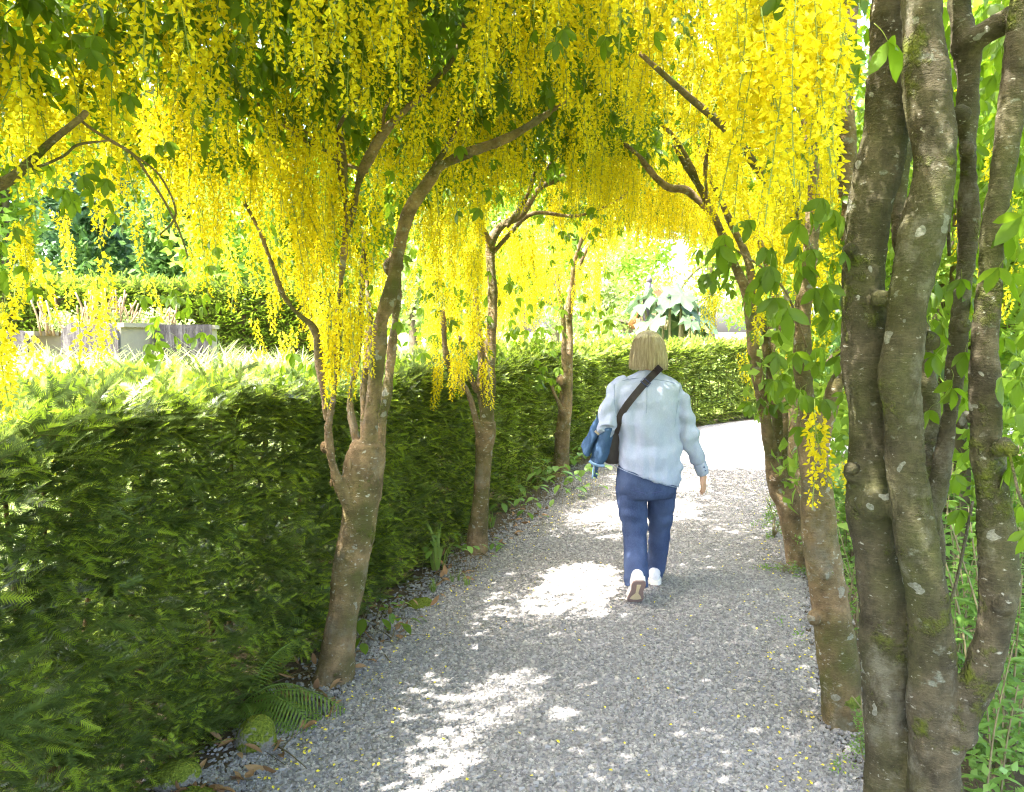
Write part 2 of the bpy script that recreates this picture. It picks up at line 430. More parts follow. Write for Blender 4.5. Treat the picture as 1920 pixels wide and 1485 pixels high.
# ------------------------------------------------------------------ scatter of what nobody could count
def euler_from(mats):
    sy = -np.clip(mats[:, 2, 0], -1, 1)
    return np.stack([np.arctan2(mats[:, 2, 1], mats[:, 2, 2]), np.arcsin(sy), np.arctan2(mats[:, 1, 0], mats[:, 0, 0])], 1)
def frames(X, Zhint):
    X = X / (np.linalg.norm(X, axis=1)[:, None] + 1e-9)
    Y = np.cross(Zhint, X); Y /= np.linalg.norm(Y, axis=1)[:, None] + 1e-9
    Z = np.cross(X, Y)
    return np.stack([X, Y, Z], 2)
def collection(name, meshes):
    c = bpy.data.collections.new(name)
    for k, me in enumerate(meshes):
        c.objects.link(bpy.data.objects.new("%s_%02d" % (name, k), me))
    return c
_groups = {}
def scatter_tree(coll):
    if coll.name in _groups: return _groups[coll.name]
    ng = bpy.data.node_groups.new("scatter_" + coll.name, 'GeometryNodeTree')
    ng.interface.new_socket("Geometry", in_out='INPUT', socket_type='NodeSocketGeometry')
    ng.interface.new_socket("Geometry", in_out='OUTPUT', socket_type='NodeSocketGeometry')
    gi = ng.nodes.new("NodeGroupInput"); go = ng.nodes.new("NodeGroupOutput")
    iop = ng.nodes.new("GeometryNodeInstanceOnPoints")
    ci = ng.nodes.new("GeometryNodeCollectionInfo")
    ci.inputs["Collection"].default_value = coll
    ci.inputs["Separate Children"].default_value = True
    ci.inputs["Reset Children"].default_value = True
    def attr(n, t):
        a = ng.nodes.new("GeometryNodeInputNamedAttribute"); a.data_type = t; a.inputs["Name"].default_value = n; return a.outputs[0]
    e2r = ng.nodes.new("FunctionNodeEulerToRotation")
    ng.links.new(attr("rot", 'FLOAT_VECTOR'), e2r.inputs[0])
    ng.links.new(gi.outputs[0], iop.inputs["Points"])
    ng.links.new(ci.outputs[0], iop.inputs["Instance"])
    iop.inputs["Pick Instance"].default_value = True
    ng.links.new(attr("vid", 'INT'), iop.inputs["Instance Index"])
    ng.links.new(e2r.outputs[0], iop.inputs["Rotation"])
    ng.links.new(attr("scl", 'FLOAT'), iop.inputs["Scale"])
    ng.links.new(iop.outputs[0], go.inputs[0])
    _groups[coll.name] = ng
    return ng
def scatter(name, pts, rots, scl, coll, parent=None, vid=None, kind='stuff', label=None, cat=None):
    pts = np.asarray(pts, float); n = len(pts)
    me = bpy.data.meshes.new(name)
    me.vertices.add(n)
    me.vertices.foreach_set("co", pts.astype(np.float32).ravel())
    a = me.attributes.new("rot", 'FLOAT_VECTOR', 'POINT'); a.data.foreach_set("vector", np.asarray(rots, np.float32).ravel())
    a = me.attributes.new("scl", 'FLOAT', 'POINT'); a.data.foreach_set("value", np.asarray(scl, np.float32).ravel())
    if vid is None: vid = rng.integers(0, len(coll.objects), n)
    a = me.attributes.new("vid", 'INT', 'POINT'); a.data.foreach_set("value", np.asarray(vid, np.int32).ravel())
    o = link(name, me, parent)
    md = o.modifiers.new("scatter", 'NODES'); md.node_group = scatter_tree(coll)
    return tag(o, label, cat, None, kind)
# ------------------------------------------------------------------ the lie of the land
LEFT_PX = [(380, 1600), (470, 1485), (560, 1390), (660, 1290), (750, 1180), (850, 1105), (920, 1040), (1000, 985), (1080, 915), (1125, 865), (1200, 828), (1290, 804), (1420, 787)]
left_edge = [np.array([-1.15, -3, 0.]), np.array([-1.0, 0.5, 0.])] + [G(*p) for p in LEFT_PX] + [np.array([7.5, 15.6, 0.]), np.array([12.0, 17, 0.])]
RIGHT_PX = [(1640, 1560), (1610, 1485), (1560, 1400), (1530, 1280), (1510, 1170), (1490, 1080), (1460, 1000), (1450, 940)]
right_edge = [np.array([1.1, -3, 0.]), np.array([1.1, 0.5, 0.])] + [G(*p) for p in RIGHT_PX] + [np.array([3.0, 8.6, 0.]), np.array([4.6, 10.2, 0.]), np.array([8.0, 12.0, 0.]), np.array([12.5, 13.2, 0.])]
left_edge = np.array(left_edge); right_edge = np.array(right_edge)
def resample(poly, n):
    d = np.r_[0, np.cumsum(np.linalg.norm(np.diff(poly, axis=0), axis=1))]
    t = np.linspace(0, d[-1], n)
    return np.stack([np.interp(t, d, poly[:, k]) for k in range(3)], 1)
LE = resample(spline(left_edge, np.zeros(len(left_edge)), 4)[0], 160)
RE = resample(spline(right_edge, np.zeros(len(right_edge)), 4)[0], 160)
def x_left(y): return np.interp(y, LE[:, 1], LE[:, 0])
def x_right(y): return np.interp(y, RE[:, 1], RE[:, 0])

# hedge line: foot of the clipped face, following the path
HL = np.array([(-1.42, -0.6), (-1.38, 0.8), (-1.36, 2.0), (-1.27, 3.0), (-1.02, 4.0), (-0.60, 5.5), (0.02, 7.6), (0.62, 9.2), (1.45, 10.9), (2.75, 12.7), (4.3, 14.1), (7.0, 15.6), (12, 17)], float)
HLs = spline(np.c_[HL, np.zeros(len(HL))], np.zeros(len(HL)), 12)[0]
HLs = resample(HLs, 400)[:, :2]
HT = np.gradient(HLs, axis=0); HT /= np.linalg.norm(HT, axis=1)[:, None]
HN = np.stack([HT[:, 1], -HT[:, 0]], 1)           # towards the path
def hedge_side(p):
    """signed distance of (x, y) from the hedge face; positive on the cemetery side"""
    p = np.atleast_2d(p)[:, :2]
    d = p[:, None, :] - HLs[None, :, :]
    i = np.argmin((d ** 2).sum(2), 1)
    return -np.einsum('ij,ij->i', d[np.arange(len(p)), i], HN[i])
HEDGE_T = 0.75
def smooth01(x): x = np.clip(x, 0, 1); return x * x * (3 - 2 * x)
def land_z(x, y):
    s = hedge_side(np.stack([np.ravel(x), np.ravel(y)], 1))
    return 0.75 * smooth01((s - 0.9) / 3.5) * smooth01((6 - np.ravel(x)) / 6.0)

# ground: one sheet to the horizon, finer near the path
gx = np.r_[-600, -200, -80, -40, np.linspace(-24, 16, 90), 30, 60, 200, 600]
gy = np.r_[-300, -60, -12, np.linspace(-4, 34, 90), 50, 80, 200, 700]
X, Y = np.meshgrid(gx, gy); Z = land_z(X, Y).reshape(X.shape)
V = np.stack([X.ravel(), Y.ravel(), Z.ravel()], 1)
nx = len(gx); F = [(j * nx + i, j * nx + i + 1, (j + 1) * nx + i + 1, (j + 1) * nx + i) for j in range(len(gy) - 1) for i in range(nx - 1)]
mb = MB(); mb.add(V, F)
ground = mb.build("ground", M['lawn'])
tag(ground, "sunlit pale grass of the garden and cemetery beyond the hedge", None, None, 'structure')

# dark soil under hedge and trees, one sheet 4 mm above the ground
mb = MB(); n = len(LE); hs = resample(np.c_[HLs, np.zeros(len(HLs))], n)
hn = np.stack([np.interp(np.linspace(0, 1, n), np.linspace(0, 1, len(HN)), HN[:, k]) for k in (0, 1)], 1)
A = np.c_[hs[:, :2] - hn * 0.85, np.full(n, 0.004)]; B = np.c_[hs[:, :2] + hn * 1.0, np.full(n, 0.004)]
mb.add(np.concatenate([A, B]), [(i, i + 1, n + i + 1, n + i) for i in range(n - 1)][::1])
A = np.c_[RE[:, 0] - 0.3, RE[:, 1], np.full(n, 0.004)]; B = np.c_[RE[:, 0] + 2.6, RE[:, 1] - 0.6, np.full(n, 0.0041)]
mb.add(np.concatenate([A, B]), [(i, n + i, n + i + 1, i + 1) for i in range(n - 1)])
soil_o = mb.build("soil", M['soil'], None, False)
tag(soil_o, "dark bare soil along both edges of the gravel path", None, None, 'structure')

# gravel path with ragged edges
mb = MB()
jl = vnoise(LE, 3.1) * 0.12 + vnoise(LE, 11) * 0.05; jr = vnoise(RE, 3.1, 5) * 0.10 + vnoise(RE, 11, 5) * 0.04
nn = 13; rows = []
for k in range(nn):
    t = k / (nn - 1)
    a = LE.copy(); b = RE.copy(); a[:, 0] += jl; b[:, 0] += jr
    q = a * (1 - t) + b * t; q[:, 2] = 0.008 + 0.02 * math.sin(math.pi * t)
    rows.append(q)
V = np.concatenate(rows); n = len(LE)
mb.add(V, [(k * n + i, (k + 1) * n + i, (k + 1) * n + i + 1, k * n + i + 1) for k in range(nn - 1) for i in range(n - 1)])
path = mb.build("path", M['gravel'])
tag(path, "grey gravel path with bright sun patches curving away to the right", None, None, 'structure')
def path_z(x, y):
    t = np.clip((x - x_left(y)) / (x_right(y) - x_left(y)), 0, 1)
    return 0.008 + 0.02 * np.sin(math.pi * t)

# loose stones of the path
def chip_mesh(k):
    r = np.random.default_rng(50 + k)
    V = np.array([(-1,-1,-1),(1,-1,-1),(1,1,-1),(-1,1,-1),(-1,-1,1),(1,-1,1),(1,1,1),(-1,1,1)], float) * 0.5
    V = V * np.array([1.0, 0.72, 0.5]) + r.normal(0, 0.11, (8, 3))
    m = MB(); m.add(V, [(3,2,1,0),(4,5,6,7),(0,1,5,4),(1,2,6,5),(2,3,7,6),(3,0,4,7)])
    return m.mesh("chip_%d" % k, M['chip'], False)
chips = collection("stone_chip", [chip_mesh(k) for k in range(7)])
def random_euler(n): return rng.uniform(-math.pi, math.pi, (n, 3))
n = 125000
yy = 2.2 + 7.0 * rng.random(n) ** 1.7
tt = rng.random(n)
sp_ = rng.random(n); tt = np.where(sp_ < .07, -np.abs(rng.normal(0, .07, n)), np.where(sp_ > .95, 1 + np.abs(rng.normal(0, .05, n)), tt))
xx = x_left(yy) + (x_right(yy) - x_left(yy)) * tt
pp = np.stack([xx, yy, path_z(xx, yy) + 0.001], 1)
rot = random_euler(n); rot[:, :2] *= 0.16
pr = project(pp); keep = (pr[:, 0] > -60) & (pr[:, 0] < 1980) & (pr[:, 1] < 1560)
pp, rot = pp[keep], rot[keep]
scatter("gravel", pp, rot, rng.uniform(0.008, 0.0165, len(pp)) * np.where(rng.random(len(pp)) < 0.03, 1.5, 1), chips, path, label="loose grey stone chips covering the path")

# fallen yellow petals, mostly along the edges
pm = MB(); pm.add([(0, 0, 0), (0.5, -0.35, 0.12), (1, 0, 0.05), (0.5, 0.35, 0.16)], [(0, 1, 2), (0, 2, 3)])
petals = collection("petal", [pm.mesh("petal", M['fallen'], False)])
n = 950
yy = 2.3 + 6.5 * rng.random(n) ** 1.5; side = rng.random(n)
tt = np.where(side < .4, np.abs(rng.normal(-0.02, .09, n)), np.where(side < .75, 1 - np.abs(rng.normal(-.02, .09, n)), rng.random(n)))
xx = x_left(yy) + (x_right(yy) - x_left(yy)) * tt
rot = random_euler(n); rot[:, :2] *= 0.15
scatter("fallen_petals", np.stack([xx, yy, path_z(xx, yy) + 0.012], 1), rot, rng.uniform(0.010, 0.019, n), petals, path, label="yellow laburnum petals fallen on the gravel")

# ------------------------------------------------------------------ plant pieces
def leaflet(m, base, d, up, length, width, mat=0, fold=0.25, droop=0.15, hi=True):
    d = d / np.linalg.norm(d); s = np.cross(d, up); s /= np.linalg.norm(s); u = np.cross(s, d)
    if hi: prof = [(0.0, 0.0), (0.22, 0.34), (0.5, 0.5), (0.78, 0.36), (1.0, 0.0)]
    else: prof = [(0.0, 0.0), (0.42, 0.5), (1.0, 0.0)]
    mid = [base + d * length * t - u * droop * length * t * t for t, _ in prof]
    V = [mid[0]]; idx = []
    for k in range(1, len(prof) - 1):
        w = prof[k][1] * width
        V += [mid[k] + s * w + u * fold * w, mid[k], mid[k] - s * w + u * fold * w]
        idx.append((len(V) - 3, len(V) - 2, len(V) - 1))
    V.append(mid[-1]); e = len(V) - 1
    F = [(0, idx[0][1], idx[0][0]), (0, idx[0][2], idx[0][1])]
    for a, b in zip(idx, idx[1:]):
        F += [(a[0], a[1], b[1], b[0]), (a[1], a[2], b[2], b[1])]
    F += [(idx[-1][0], idx[-1][1], e), (idx[-1][1], idx[-1][2], e)]
    m.add(np.array(V), F, mat)
def strip(m, pts, w, mat=0):
    """thin three-sided stalk"""
    m.tube(pts, w, 3, mat, 3, 0, True)

def trifoliate(k, hi=True):
    r = np.random.default_rng(100 + k); m = MB()
    pl = r.uniform(0.35, 0.6)
    tip = np.array([pl, 0, -0.12 * pl])
    if hi: strip(m, [np.zeros(3), np.array([pl * .5, 0, 0.02]), tip], 0.012, 1)
    up = np.array([0, 0, 1.0])
    for a in (-55 + r.uniform(-8, 8), 0, 55 + r.uniform(-8, 8)):
        a = math.radians(a)
        d = np.array([math.cos(a), math.sin(a), -r.uniform(0.2, 0.85)])
        sz = r.uniform(0.85, 1.1) * (1.1 if a == 0 else 0.92)
        leaflet(m, tip, d, up, sz, 0.46 * sz, 0, r.uniform(0.15, 0.45), r.uniform(0.05, 0.3), hi)
    return m.mesh("leaf", [M['leaf'], M['stalk']], True)
leaf_meshes = [trifoliate(k) for k in range(6)]
leaf_cheap = collection("crown_leaf", [trifoliate(k, False) for k in range(6)])

def raceme_mesh(k, length, nfl, hi=True, dense=1.0):
    """hanging chain of pea flowers, top at the origin"""
    r = np.random.default_rng(300 + k); m = MB()
    bend = r.normal(0, 0.10, 2) * length; z0 = 0.05
    def axis(t): return np.array([bend[0] * t * t, bend[1] * t * t, -length * t])
    strip(m, [axis(t) for t in (0, .33, .66, 1)], 0.0014 if hi else 0.002, 1)
    for i in range(nfl):
        t = 0.10 + 0.90 * (i + r.uniform(-.4, .4)) / nfl; t = min(max(t, 0.05), 1)
        a = i * 2.4 + r.uniform(-.5, .5)
        sz = (1.08 - 0.45 * t ** 2) * r.uniform(0.85, 1.15) * 0.0215
        ped = (0.023 - 0.012 * t) * r.uniform(.8, 1.3)
        o = np.array([math.cos(a), math.sin(a), 0]); base = axis(t) + o * ped + np.array([0, 0, -ped * 0.15])
        f = o + np.array([0, 0, r.uniform(-0.75, 0.15)]); f /= np.linalg.norm(f)
        s = np.cross(f, [0, 0, 1.0]); s /= np.linalg.norm(s); u = np.cross(s, f)
        roll = r.uniform(-.6, .6); s, u = s * math.cos(roll) + u * math.sin(roll), u * math.cos(roll) - s * math.sin(roll)
        if hi: m.add([axis(t) + np.array([0, 0, .001]), axis(t) - np.array([0, 0, .001]), base], [(0, 1, 2)], 1)
        # standard petal turned up, wings and keel forward
        m.add([base, base + f * sz * .25 + u * sz * .45 + s * sz * .42, base + u * sz * .95 - f * sz * .12, base + f * sz * .25 + u * sz * .45 - s * sz * .42], [(0, 1, 2), (0, 2, 3)], 0)
        if hi:
            for q in (-1, 1):
                m.add([base, base + f * sz * .55 + s * q * sz * .30 + u * sz * .10, base + f * sz * 1.05 + s * q * sz * .10 - u * sz * .12, base + f * sz * .5 - u * sz * .22], [(0, 1, 2), (0, 2, 3)], 0)
        else:
            m.add([base, base + f * sz * .5 + s * sz * .34, base + f * sz * 1.05 - u * sz * .1, base + f * sz * .5 - s * sz * .34 ], [(0, 1, 2), (0, 2, 3)], 0)
    return m.mesh("raceme", [M['petal'], M['stalk']], False)
RAC_LEN = [0.24, 0.30, 0.36, 0.42, 0.28, 0.34]
rac_hi = [raceme_mesh(k, l, int(112 * l) + 6, True) for k, l in enumerate(RAC_LEN)]
rac_lo = collection("far_raceme", [raceme_mesh(20 + k, l, int(100 * l) + 5, False) for k, l in enumerate(RAC_LEN)])

def yew_mesh(k, tipnew, coarse=False):
    r = np.random.default_rng(500 + k); m = MB()
    def twig(base, d, up, ln, new):
        d = d / np.linalg.norm(d); s = np.cross(up, d); s /= np.linalg.norm(s)
        droop = r.uniform(0.1, 0.35)
        step = 0.0085 if coarse else 0.0052
        n = max(4, int(ln / step)); pts = []
        for i in range(n + 1):
            t = i / n; p = base + d * ln * t - np.array([0, 0, 1]) * droop * ln * t * t; pts.append(p)
        m.add([pts[0] + s * .0008, pts[0] - s * .0008, pts[n]], [(0, 1, 2)], 2)
        nl0 = 0.024
        for i in range(1, n + 1):
            t = i / n
            nl = nl0 * (1 - 0.55 * t ** 3) * r.uniform(.75, 1.15)
            w = (0.0048 if coarse else 0.0032)
            mat = 1 if (new and t > r.uniform(0.35, 0.7)) else 0
            for q in (-1, 1):
                nd = s * q * 0.86 + d * (0.45 + 0.8 * t * t) + up * r.uniform(-.05, .35); nd /= np.linalg.norm(nd)
                b = pts[i]
                m.add([b - d * w, b + d * w, b + nd * nl], [(0, 1, 2)], mat)
        return pts
    up = np.array([0, 0, 1.0])
    main = twig(np.zeros(3), np.array([1.0, 0, 0]), up, r.uniform(0.13, 0.19), tipnew)
    for j in range(3 if not coarse else 2):
        i = int(len(main) * r.uniform(.2, .75)); a = r.choice([-1, 1]) * r.uniform(.6, 1.0)
        twig(main[i], np.array([math.cos(a), math.sin(a), r.uniform(-.1, .4)]), up, r.uniform(0.06, 0.11), tipnew and r.random() < .8)
    return m.mesh("yew_spray", [M['yew_far'] if coarse else M['yew'], M['yew_new'], M['yewtwig']], False)
yew_near = collection("yew_spray", [yew_mesh(k, k % 5 in (0, 2, 4)) for k in range(10)])
yew_far = collection("yew_far_spray", [yew_mesh(20 + k, k % 4 != 0, True) for k in range(8)])

def clump_mesh(k, mat, nl=26, ll=0.13, rad=0.26):
    r = np.random.default_rng(700 + k); m = MB()
    for i in range(nl):
        p = r.normal(0, 1, 3); p = p / np.linalg.norm(p) * rad * r.random() ** .4
        d = r.normal(0, 1, 3) + p / rad + np.array([0, 0, -.4]); up = np.array([r.normal(0, .4), r.normal(0, .4), 1.0])
        leaflet(m, p, d, up, ll * r.uniform(.7, 1.3), ll * .5, 0, .2, .2, False)
    return m.mesh("leaf_clump", mat, True)
clumps = {c: collection("clump_" + c, [clump_mesh(10 * j + k, M[c]) for k in range(4)]) for j, c in enumerate(("far_lime", "far_mid", "far_blue", "copper", "herb", "pale"))}
def blade_tuft(k, mat, n=14, h=0.25):
    r = np.random.default_rng(900 + k); m = MB()
    for i in range(n):
        a = r.uniform(0, 6.28); o = np.array([math.cos(a), math.sin(a), 0]); b = o * r.uniform(0, .04); l = h * r.uniform(.5, 1.2); w = 0.006
        s = np.array([-o[1], o[0], 0]) * w
        p1 = b + o * l * .15 + np.array([0, 0, l * .6]); p2 = b + o * l * .55 + np.array([0, 0, l * .85])
        m.add([b + s, b - s, p1 - s * .8, p1 + s * .8, p2], [(0, 1, 2, 3), (3, 2, 4)])
    return m.mesh("tuft", mat, False)
tufts = collection("grass_tuft", [blade_tuft(k, M['grass']) for k in range(4)])
meadow = collection("meadow_tuft", [blade_tuft(10 + k, M['pale'], 16, 0.4) for k in range(4)])

# ------------------------------------------------------------------ the clipped yew hedge
def hedge_h(i): return 1.29 + 0.03 * math.sin(i * 0.13) + 0.02 * math.sin(i * .41)
hedge = empty("yew_hedge", (-1.3, 2, 0), "long clipped yew hedge running beside the path and curving behind the walker", "hedge")
def hedge_points(i0, i1, dens_face, dens_top, back=0.5):
    out_p, out_x, out_z = [], [], []
    seg = np.linalg.norm(HLs[1] - HLs[0])
    for i in range(i0, i1):
        h = hedge_h(i)
        for kind, dn in (("f", dens_face * h), ("t", dens_top * HEDGE_T), ("b", dens_face * h * back)):
            c = rng.poisson(dn * seg)
            for _ in range(c):
                along = HLs[i] + HT[i] * seg * rng.uniform(-.5, .5); nrm = HN[i]
                if kind == "f":
                    z = h * rng.random() ** 0.9
                    bulge = 0.05 * noise.noise(Vector((along[0] * 2.2, along[1] * 2.2, z * 2.5))) + 0.05 * noise.noise(Vector((along[0] * 5, along[1] * 5, z * 5)))
                    skirt = 0.13 * max(0, 1 - z / 0.55) ** 1.5
                    dep = -abs(rng.normal(0, 0.09)) + bulge + skirt - 0.06
                    p = np.r_[along + nrm * dep, z]
                    d = np.r_[nrm, 0] * rng.uniform(.5, 1.2) + np.r_[HT[i], 0] * rng.normal(0, .55) + np.array([0, 0, rng.normal(0.15, .5)])
                elif kind == "t":
                    s = rng.random(); p = np.r_[along - nrm * HEDGE_T * s, h - abs(rng.normal(0, .05)) + 0.03 * noise.noise(Vector((along[0] * 4, along[1] * 4, s * 3)))]
                    d = np.array([rng.normal(0, .6), rng.normal(0, .6), rng.uniform(.35, 1.1)])
                else:
                    z = h * rng.random(); p = np.r_[along - nrm * (HEDGE_T - abs(rng.normal(0, .1))), z]
                    d = np.r_[-nrm, 0] + np.r_[HT[i], 0] * rng.normal(0, .5) + np.array([0, 0, rng.normal(.1, .4)])
                out_p.append(p); out_x.append(d); out_z.append(np.array([rng.normal(0, .35), rng.normal(0, .35), 1.0]))
    return np.array(out_p), np.array(out_x), np.array(out_z)
i_mid = int(np.argmin(np.abs(HLs[:, 1] - 7.0)))
i_end = int(np.argmin(np.abs(HLs[:, 0] - 9.5)))
p, x, z = hedge_points(0, i_mid, 1000, 800, 0.3)
scatter("foliage", p, euler_from(frames(x, z)), rng.uniform(.75, 1.25, len(p)), yew_near, hedge)
p, x, z = hedge_points(i_mid, i_end, 560, 560, 0.3)
scatter("foliage", p, euler_from(frames(x, z)), rng.uniform(.95, 1.5, len(p)), yew_far, hedge)
mb = MB()
for i in range(2, i_end, 2):                                  # the stems inside, seen through thin places
    b = HLs[i] - HN[i] * rng.uniform(.22, .5); top = 1.3
    for _ in range(1):
        e = b + HT[i] * rng.normal(0, .12) + HN[i] * rng.normal(0, .1)
        m1 = MB(); m1.tube([np.r_[b, -.02], np.r_[(b + e) / 2 + rng.normal(0, .03, 2), .6], np.r_[e, top]], [.016, .011, .005], 5, 0, 3)
        m1.build("stem", M['yewtwig'], hedge)

# second clipped hedge beyond the stone planters
def box_hedge(name, a, b, z0, z1, thick, dens, label, coll=yew_far, scale=1.6):
    root = empty(name, (*((np.array(a) + np.array(b)) / 2), z0), label, "hedge")
    a = np.array(a, float); b = np.array(b, float); ln = np.linalg.norm(b - a); t = (b - a) / ln; nrm = np.array([t[1], -t[0]])
    n = int(dens * ln * (z1 - z0 + thick)); ps, xs, zs = [], [], []
    for _ in range(n):
        s = rng.random() * ln; u = rng.random() * (z1 - z0 + thick)
        if u < z1 - z0:
            ps.append(np.r_[a + t * s + nrm * (-abs(rng.normal(0, .08))), z0 + u]); xs.append(np.r_[nrm + t * rng.normal(0, .5), rng.normal(.2, .4)])
        else:
            ps.append(np.r_[a + t * s - nrm * (u - (z1 - z0)), z1 - abs(rng.normal(0, .05))]); xs.append(np.array([rng.normal(0, .6), rng.normal(0, .6), 1.0]))
        zs.append([rng.normal(0, .3), rng.normal(0, .3), 1])
    ps = np.array(ps)
    scatter("foliage", ps, euler_from(frames(np.array(xs), np.array(zs))), rng.uniform(.8, 1.3, n) * scale, coll, root)
    m = MB(); c0 = a - nrm * .2; c1 = b - nrm * .2; c2 = b - nrm * (thick - .15); c3 = a - nrm * (thick - .15)
    q = [np.r_[c, z] for z in (z0 - .3, z1 - .18) for c in (c0, c1, c2, c3)]
    m.add(q, [(0, 1, 5, 4), (1, 2, 6, 5), (2, 3, 7, 6), (3, 0, 4, 7), (4, 5, 6, 7)])
    m.build("branch_core", M['yewtwig'], root, False)
    return root
box_hedge("clipped_hedge", P(-260, 560, 14.5)[:2], P(660, 575, 16.5)[:2], 0.6, 2.45, 1.3, 420, "low clipped yew hedge standing behind the stone planters in the cemetery")
# ------------------------------------------------------------------ laburnum trees
def px_path(spec, Y0, Y1=None):
    """[(px, py, width px), ...] seen at depth Y -> points and radii in metres"""
    Y1 = Y0 if Y1 is None else Y1
    pts, rad = [], []
    for k, s in enumerate(spec):
        Yk = s[3] if len(s) > 3 else Y0 + (Y1 - Y0) * k / max(1, len(spec) - 1)
        pts.append(P(s[0], s[1], Yk)); rad.append(0.5 * s[2] * Yk / FPX)
    return np.array(pts), np.array(rad)

def bark_relief(me, amp=0.006, big=0.010):
    co = get_co(me); no = get_no(me)
    d = vnoise(co * np.array([1, 1, 1.6]), 24) * amp * .5 + vnoise(co, 7, 3) * big + vnoise(co * np.array([1, 1, 3]), 55, 9) * amp * .35
    set_co(me, co + no * d[:, None])

TREES = {}
def laburnum(key, stems, knots, label, mat='bark', voxel=0.010, amp=0.006, thin=(), cuts=()):
    """thick stems become one trunk; thin ones are branches of their own"""
    base = stems[0][0][0]
    root = empty("laburnum_tree", (base[0], base[1], 0), label, "tree", "laburnums trained over the path")
    m = MB()
    for pts, rad in stems:
        m.tube(pts, rad, 14, 0, 6, 0.05)
    for c, r in knots:
        m.ball(c, r)
    me = remeshed(m.mesh("t", M[mat]), voxel, 3, "trunk")
    me.materials.clear(); me.materials.append(M[mat])
    bark_relief(me, amp, amp * 1.6)
    link("trunk", me, root)
    for pts, rad in thin:
        m = MB(); m.tube(pts, rad, 8, 0, 5, 0.06); m.build("branch", M[mat], root)
    for c, r in cuts:
        m = MB(); m.ball(c, r, 0, 10, 6); m.build("pruning_scar", M['cutwood'], root)
    TREES[key] = dict(root=root, base=base, ends=[s[0][-1] for s in stems] + [t[0][-1] for t in thin])
    return root
def foot(px, py, w, Y):
    """ground end of a trunk a little below the soil, flared"""
    p = P(px, py, Y); return p

# --- tree with the lichen spotted forked trunk, left of the path
Y = 3.45
t1_trunk = px_path([(618, 1318, 116), (624, 1285, 86), (629, 1255, 71), (633, 1220, 66), (643, 1150, 62), (655, 1080, 63), (668, 1000, 68), (679, 930, 78), (684, 870, 76), (690, 830, 60)], Y)
t1_stems = [t1_trunk,
    px_path([(672, 985, 30.0), (655, 950, 24.0), (640, 920, 20.0), (627, 880, 17.0), (618, 840, 17.0), (616, 800, 14.3), (624, 750, 13.4), (632, 680, 12.6), (636, 600, 12.6), (640, 520, 12.6), (648, 430, 11.8), (646, 330, 10.1), (640, 240, 9.2)], 3.40, 3.2),
    px_path([(684, 900, 40.0), (672, 850, 22.0), (662, 800, 16.0), (656, 750, 14.3), (666, 690, 13.4), (676, 620, 12.6), (680, 520, 11.8), (684, 430, 10.1)], 3.48, 3.7),
    px_path([(688, 880, 46.0), (692, 820, 33.6), (700, 750, 30.2), (707, 670, 29.4), (714, 605, 29.4), (728, 565, 33.6), (738, 520, 25.2), (750, 455, 24.4), (762, 410, 25.2), (776, 380, 26.9), (795, 352, 22.7), (828, 312, 20.2), (876, 287, 19.3), (930, 268, 17.6), (960, 254, 16.0), (1010, 224, 12.6), (1070, 180, 7.6)], 3.45, 3.6),
    px_path([(694, 900, 36.0), (708, 840, 26.0), (718, 780, 20.2), (727, 720, 18.5), (735, 650, 16.8), (742, 585, 15.1), (746, 520, 15.1), (738, 470, 21.8)], 3.55, 3.75),
    px_path([(690, 880, 36.0), (684, 820, 18.5), (682, 740, 16.8), (690, 660, 14.3), (694, 590, 12.6), (688, 540, 10.9), (684, 480, 10.1)], 3.58, 3.9),
    px_path([(612, 790, 10.1), (604, 720, 14.3), (597, 660, 16.8), (588, 615, 16.0), (558, 588, 12.6), (530, 550, 11.8), (512, 500, 10.9), (490, 440, 10.9), (470, 400, 10.1), (454, 372, 8.4)], 3.42, 3.2),
    px_path([(650, 440, 11.8), (660, 404, 14.3), (674, 335, 15.1), (690, 300, 16.8), (717, 252, 16.0), (751, 215, 14.3), (801, 168, 13.4), (842, 121, 11.8), (862, 74, 10.9), (880, 10, 10.1), (900, -80, 9)], 3.3, 3.0),
    px_path([(780, 370, 16.8), (810, 320, 11.8), (850, 255, 10.9), (862, 225, 10.1), (905, 160, 8.4)], 3.6, 3.9)]
laburnum('T1', t1_stems,
    [(P(612, 838, 3.40), .030), (P(634, 905, 3.40), .026), (P(738, 500, 3.65), .05), (P(724, 578, 3.5), .04), (P(664, 885, 3.42), .04)],
    "laburnum left of the path whose lichen-spotted trunk forks into many stems at waist height",
    thin=[px_path([(645, 305, 9), (618, 290, 8), (580, 268, 8), (548, 248, 7), (500, 210, 6)], 3.2, 3.0),
          px_path([(640, 320, 9), (600, 272, 8), (560, 240, 8), (470, 190, 13), (420, 150, 15), (370, 110, 12)], 3.2, 2.9),
          px_path([(660, 404, 8), (640, 345, 9), (634, 250, 8), (655, 205, 7), (700, 140, 5)], 3.3, 3.1),
          px_path([(690, 322, 7), (660, 312, 7), (640, 306, 6)], 3.25, 3.25),
          px_path([(717, 252, 6), (722, 205, 6), (745, 165, 5), (765, 150, 4)], 3.2, 3.1)],
    cuts=[(P(655, 872, 3.37), (.010, .010, .028)), (P(666, 884, 3.375), (.014, .008, .010)), (P(621, 905, 3.385), (.008, .008, .018))])

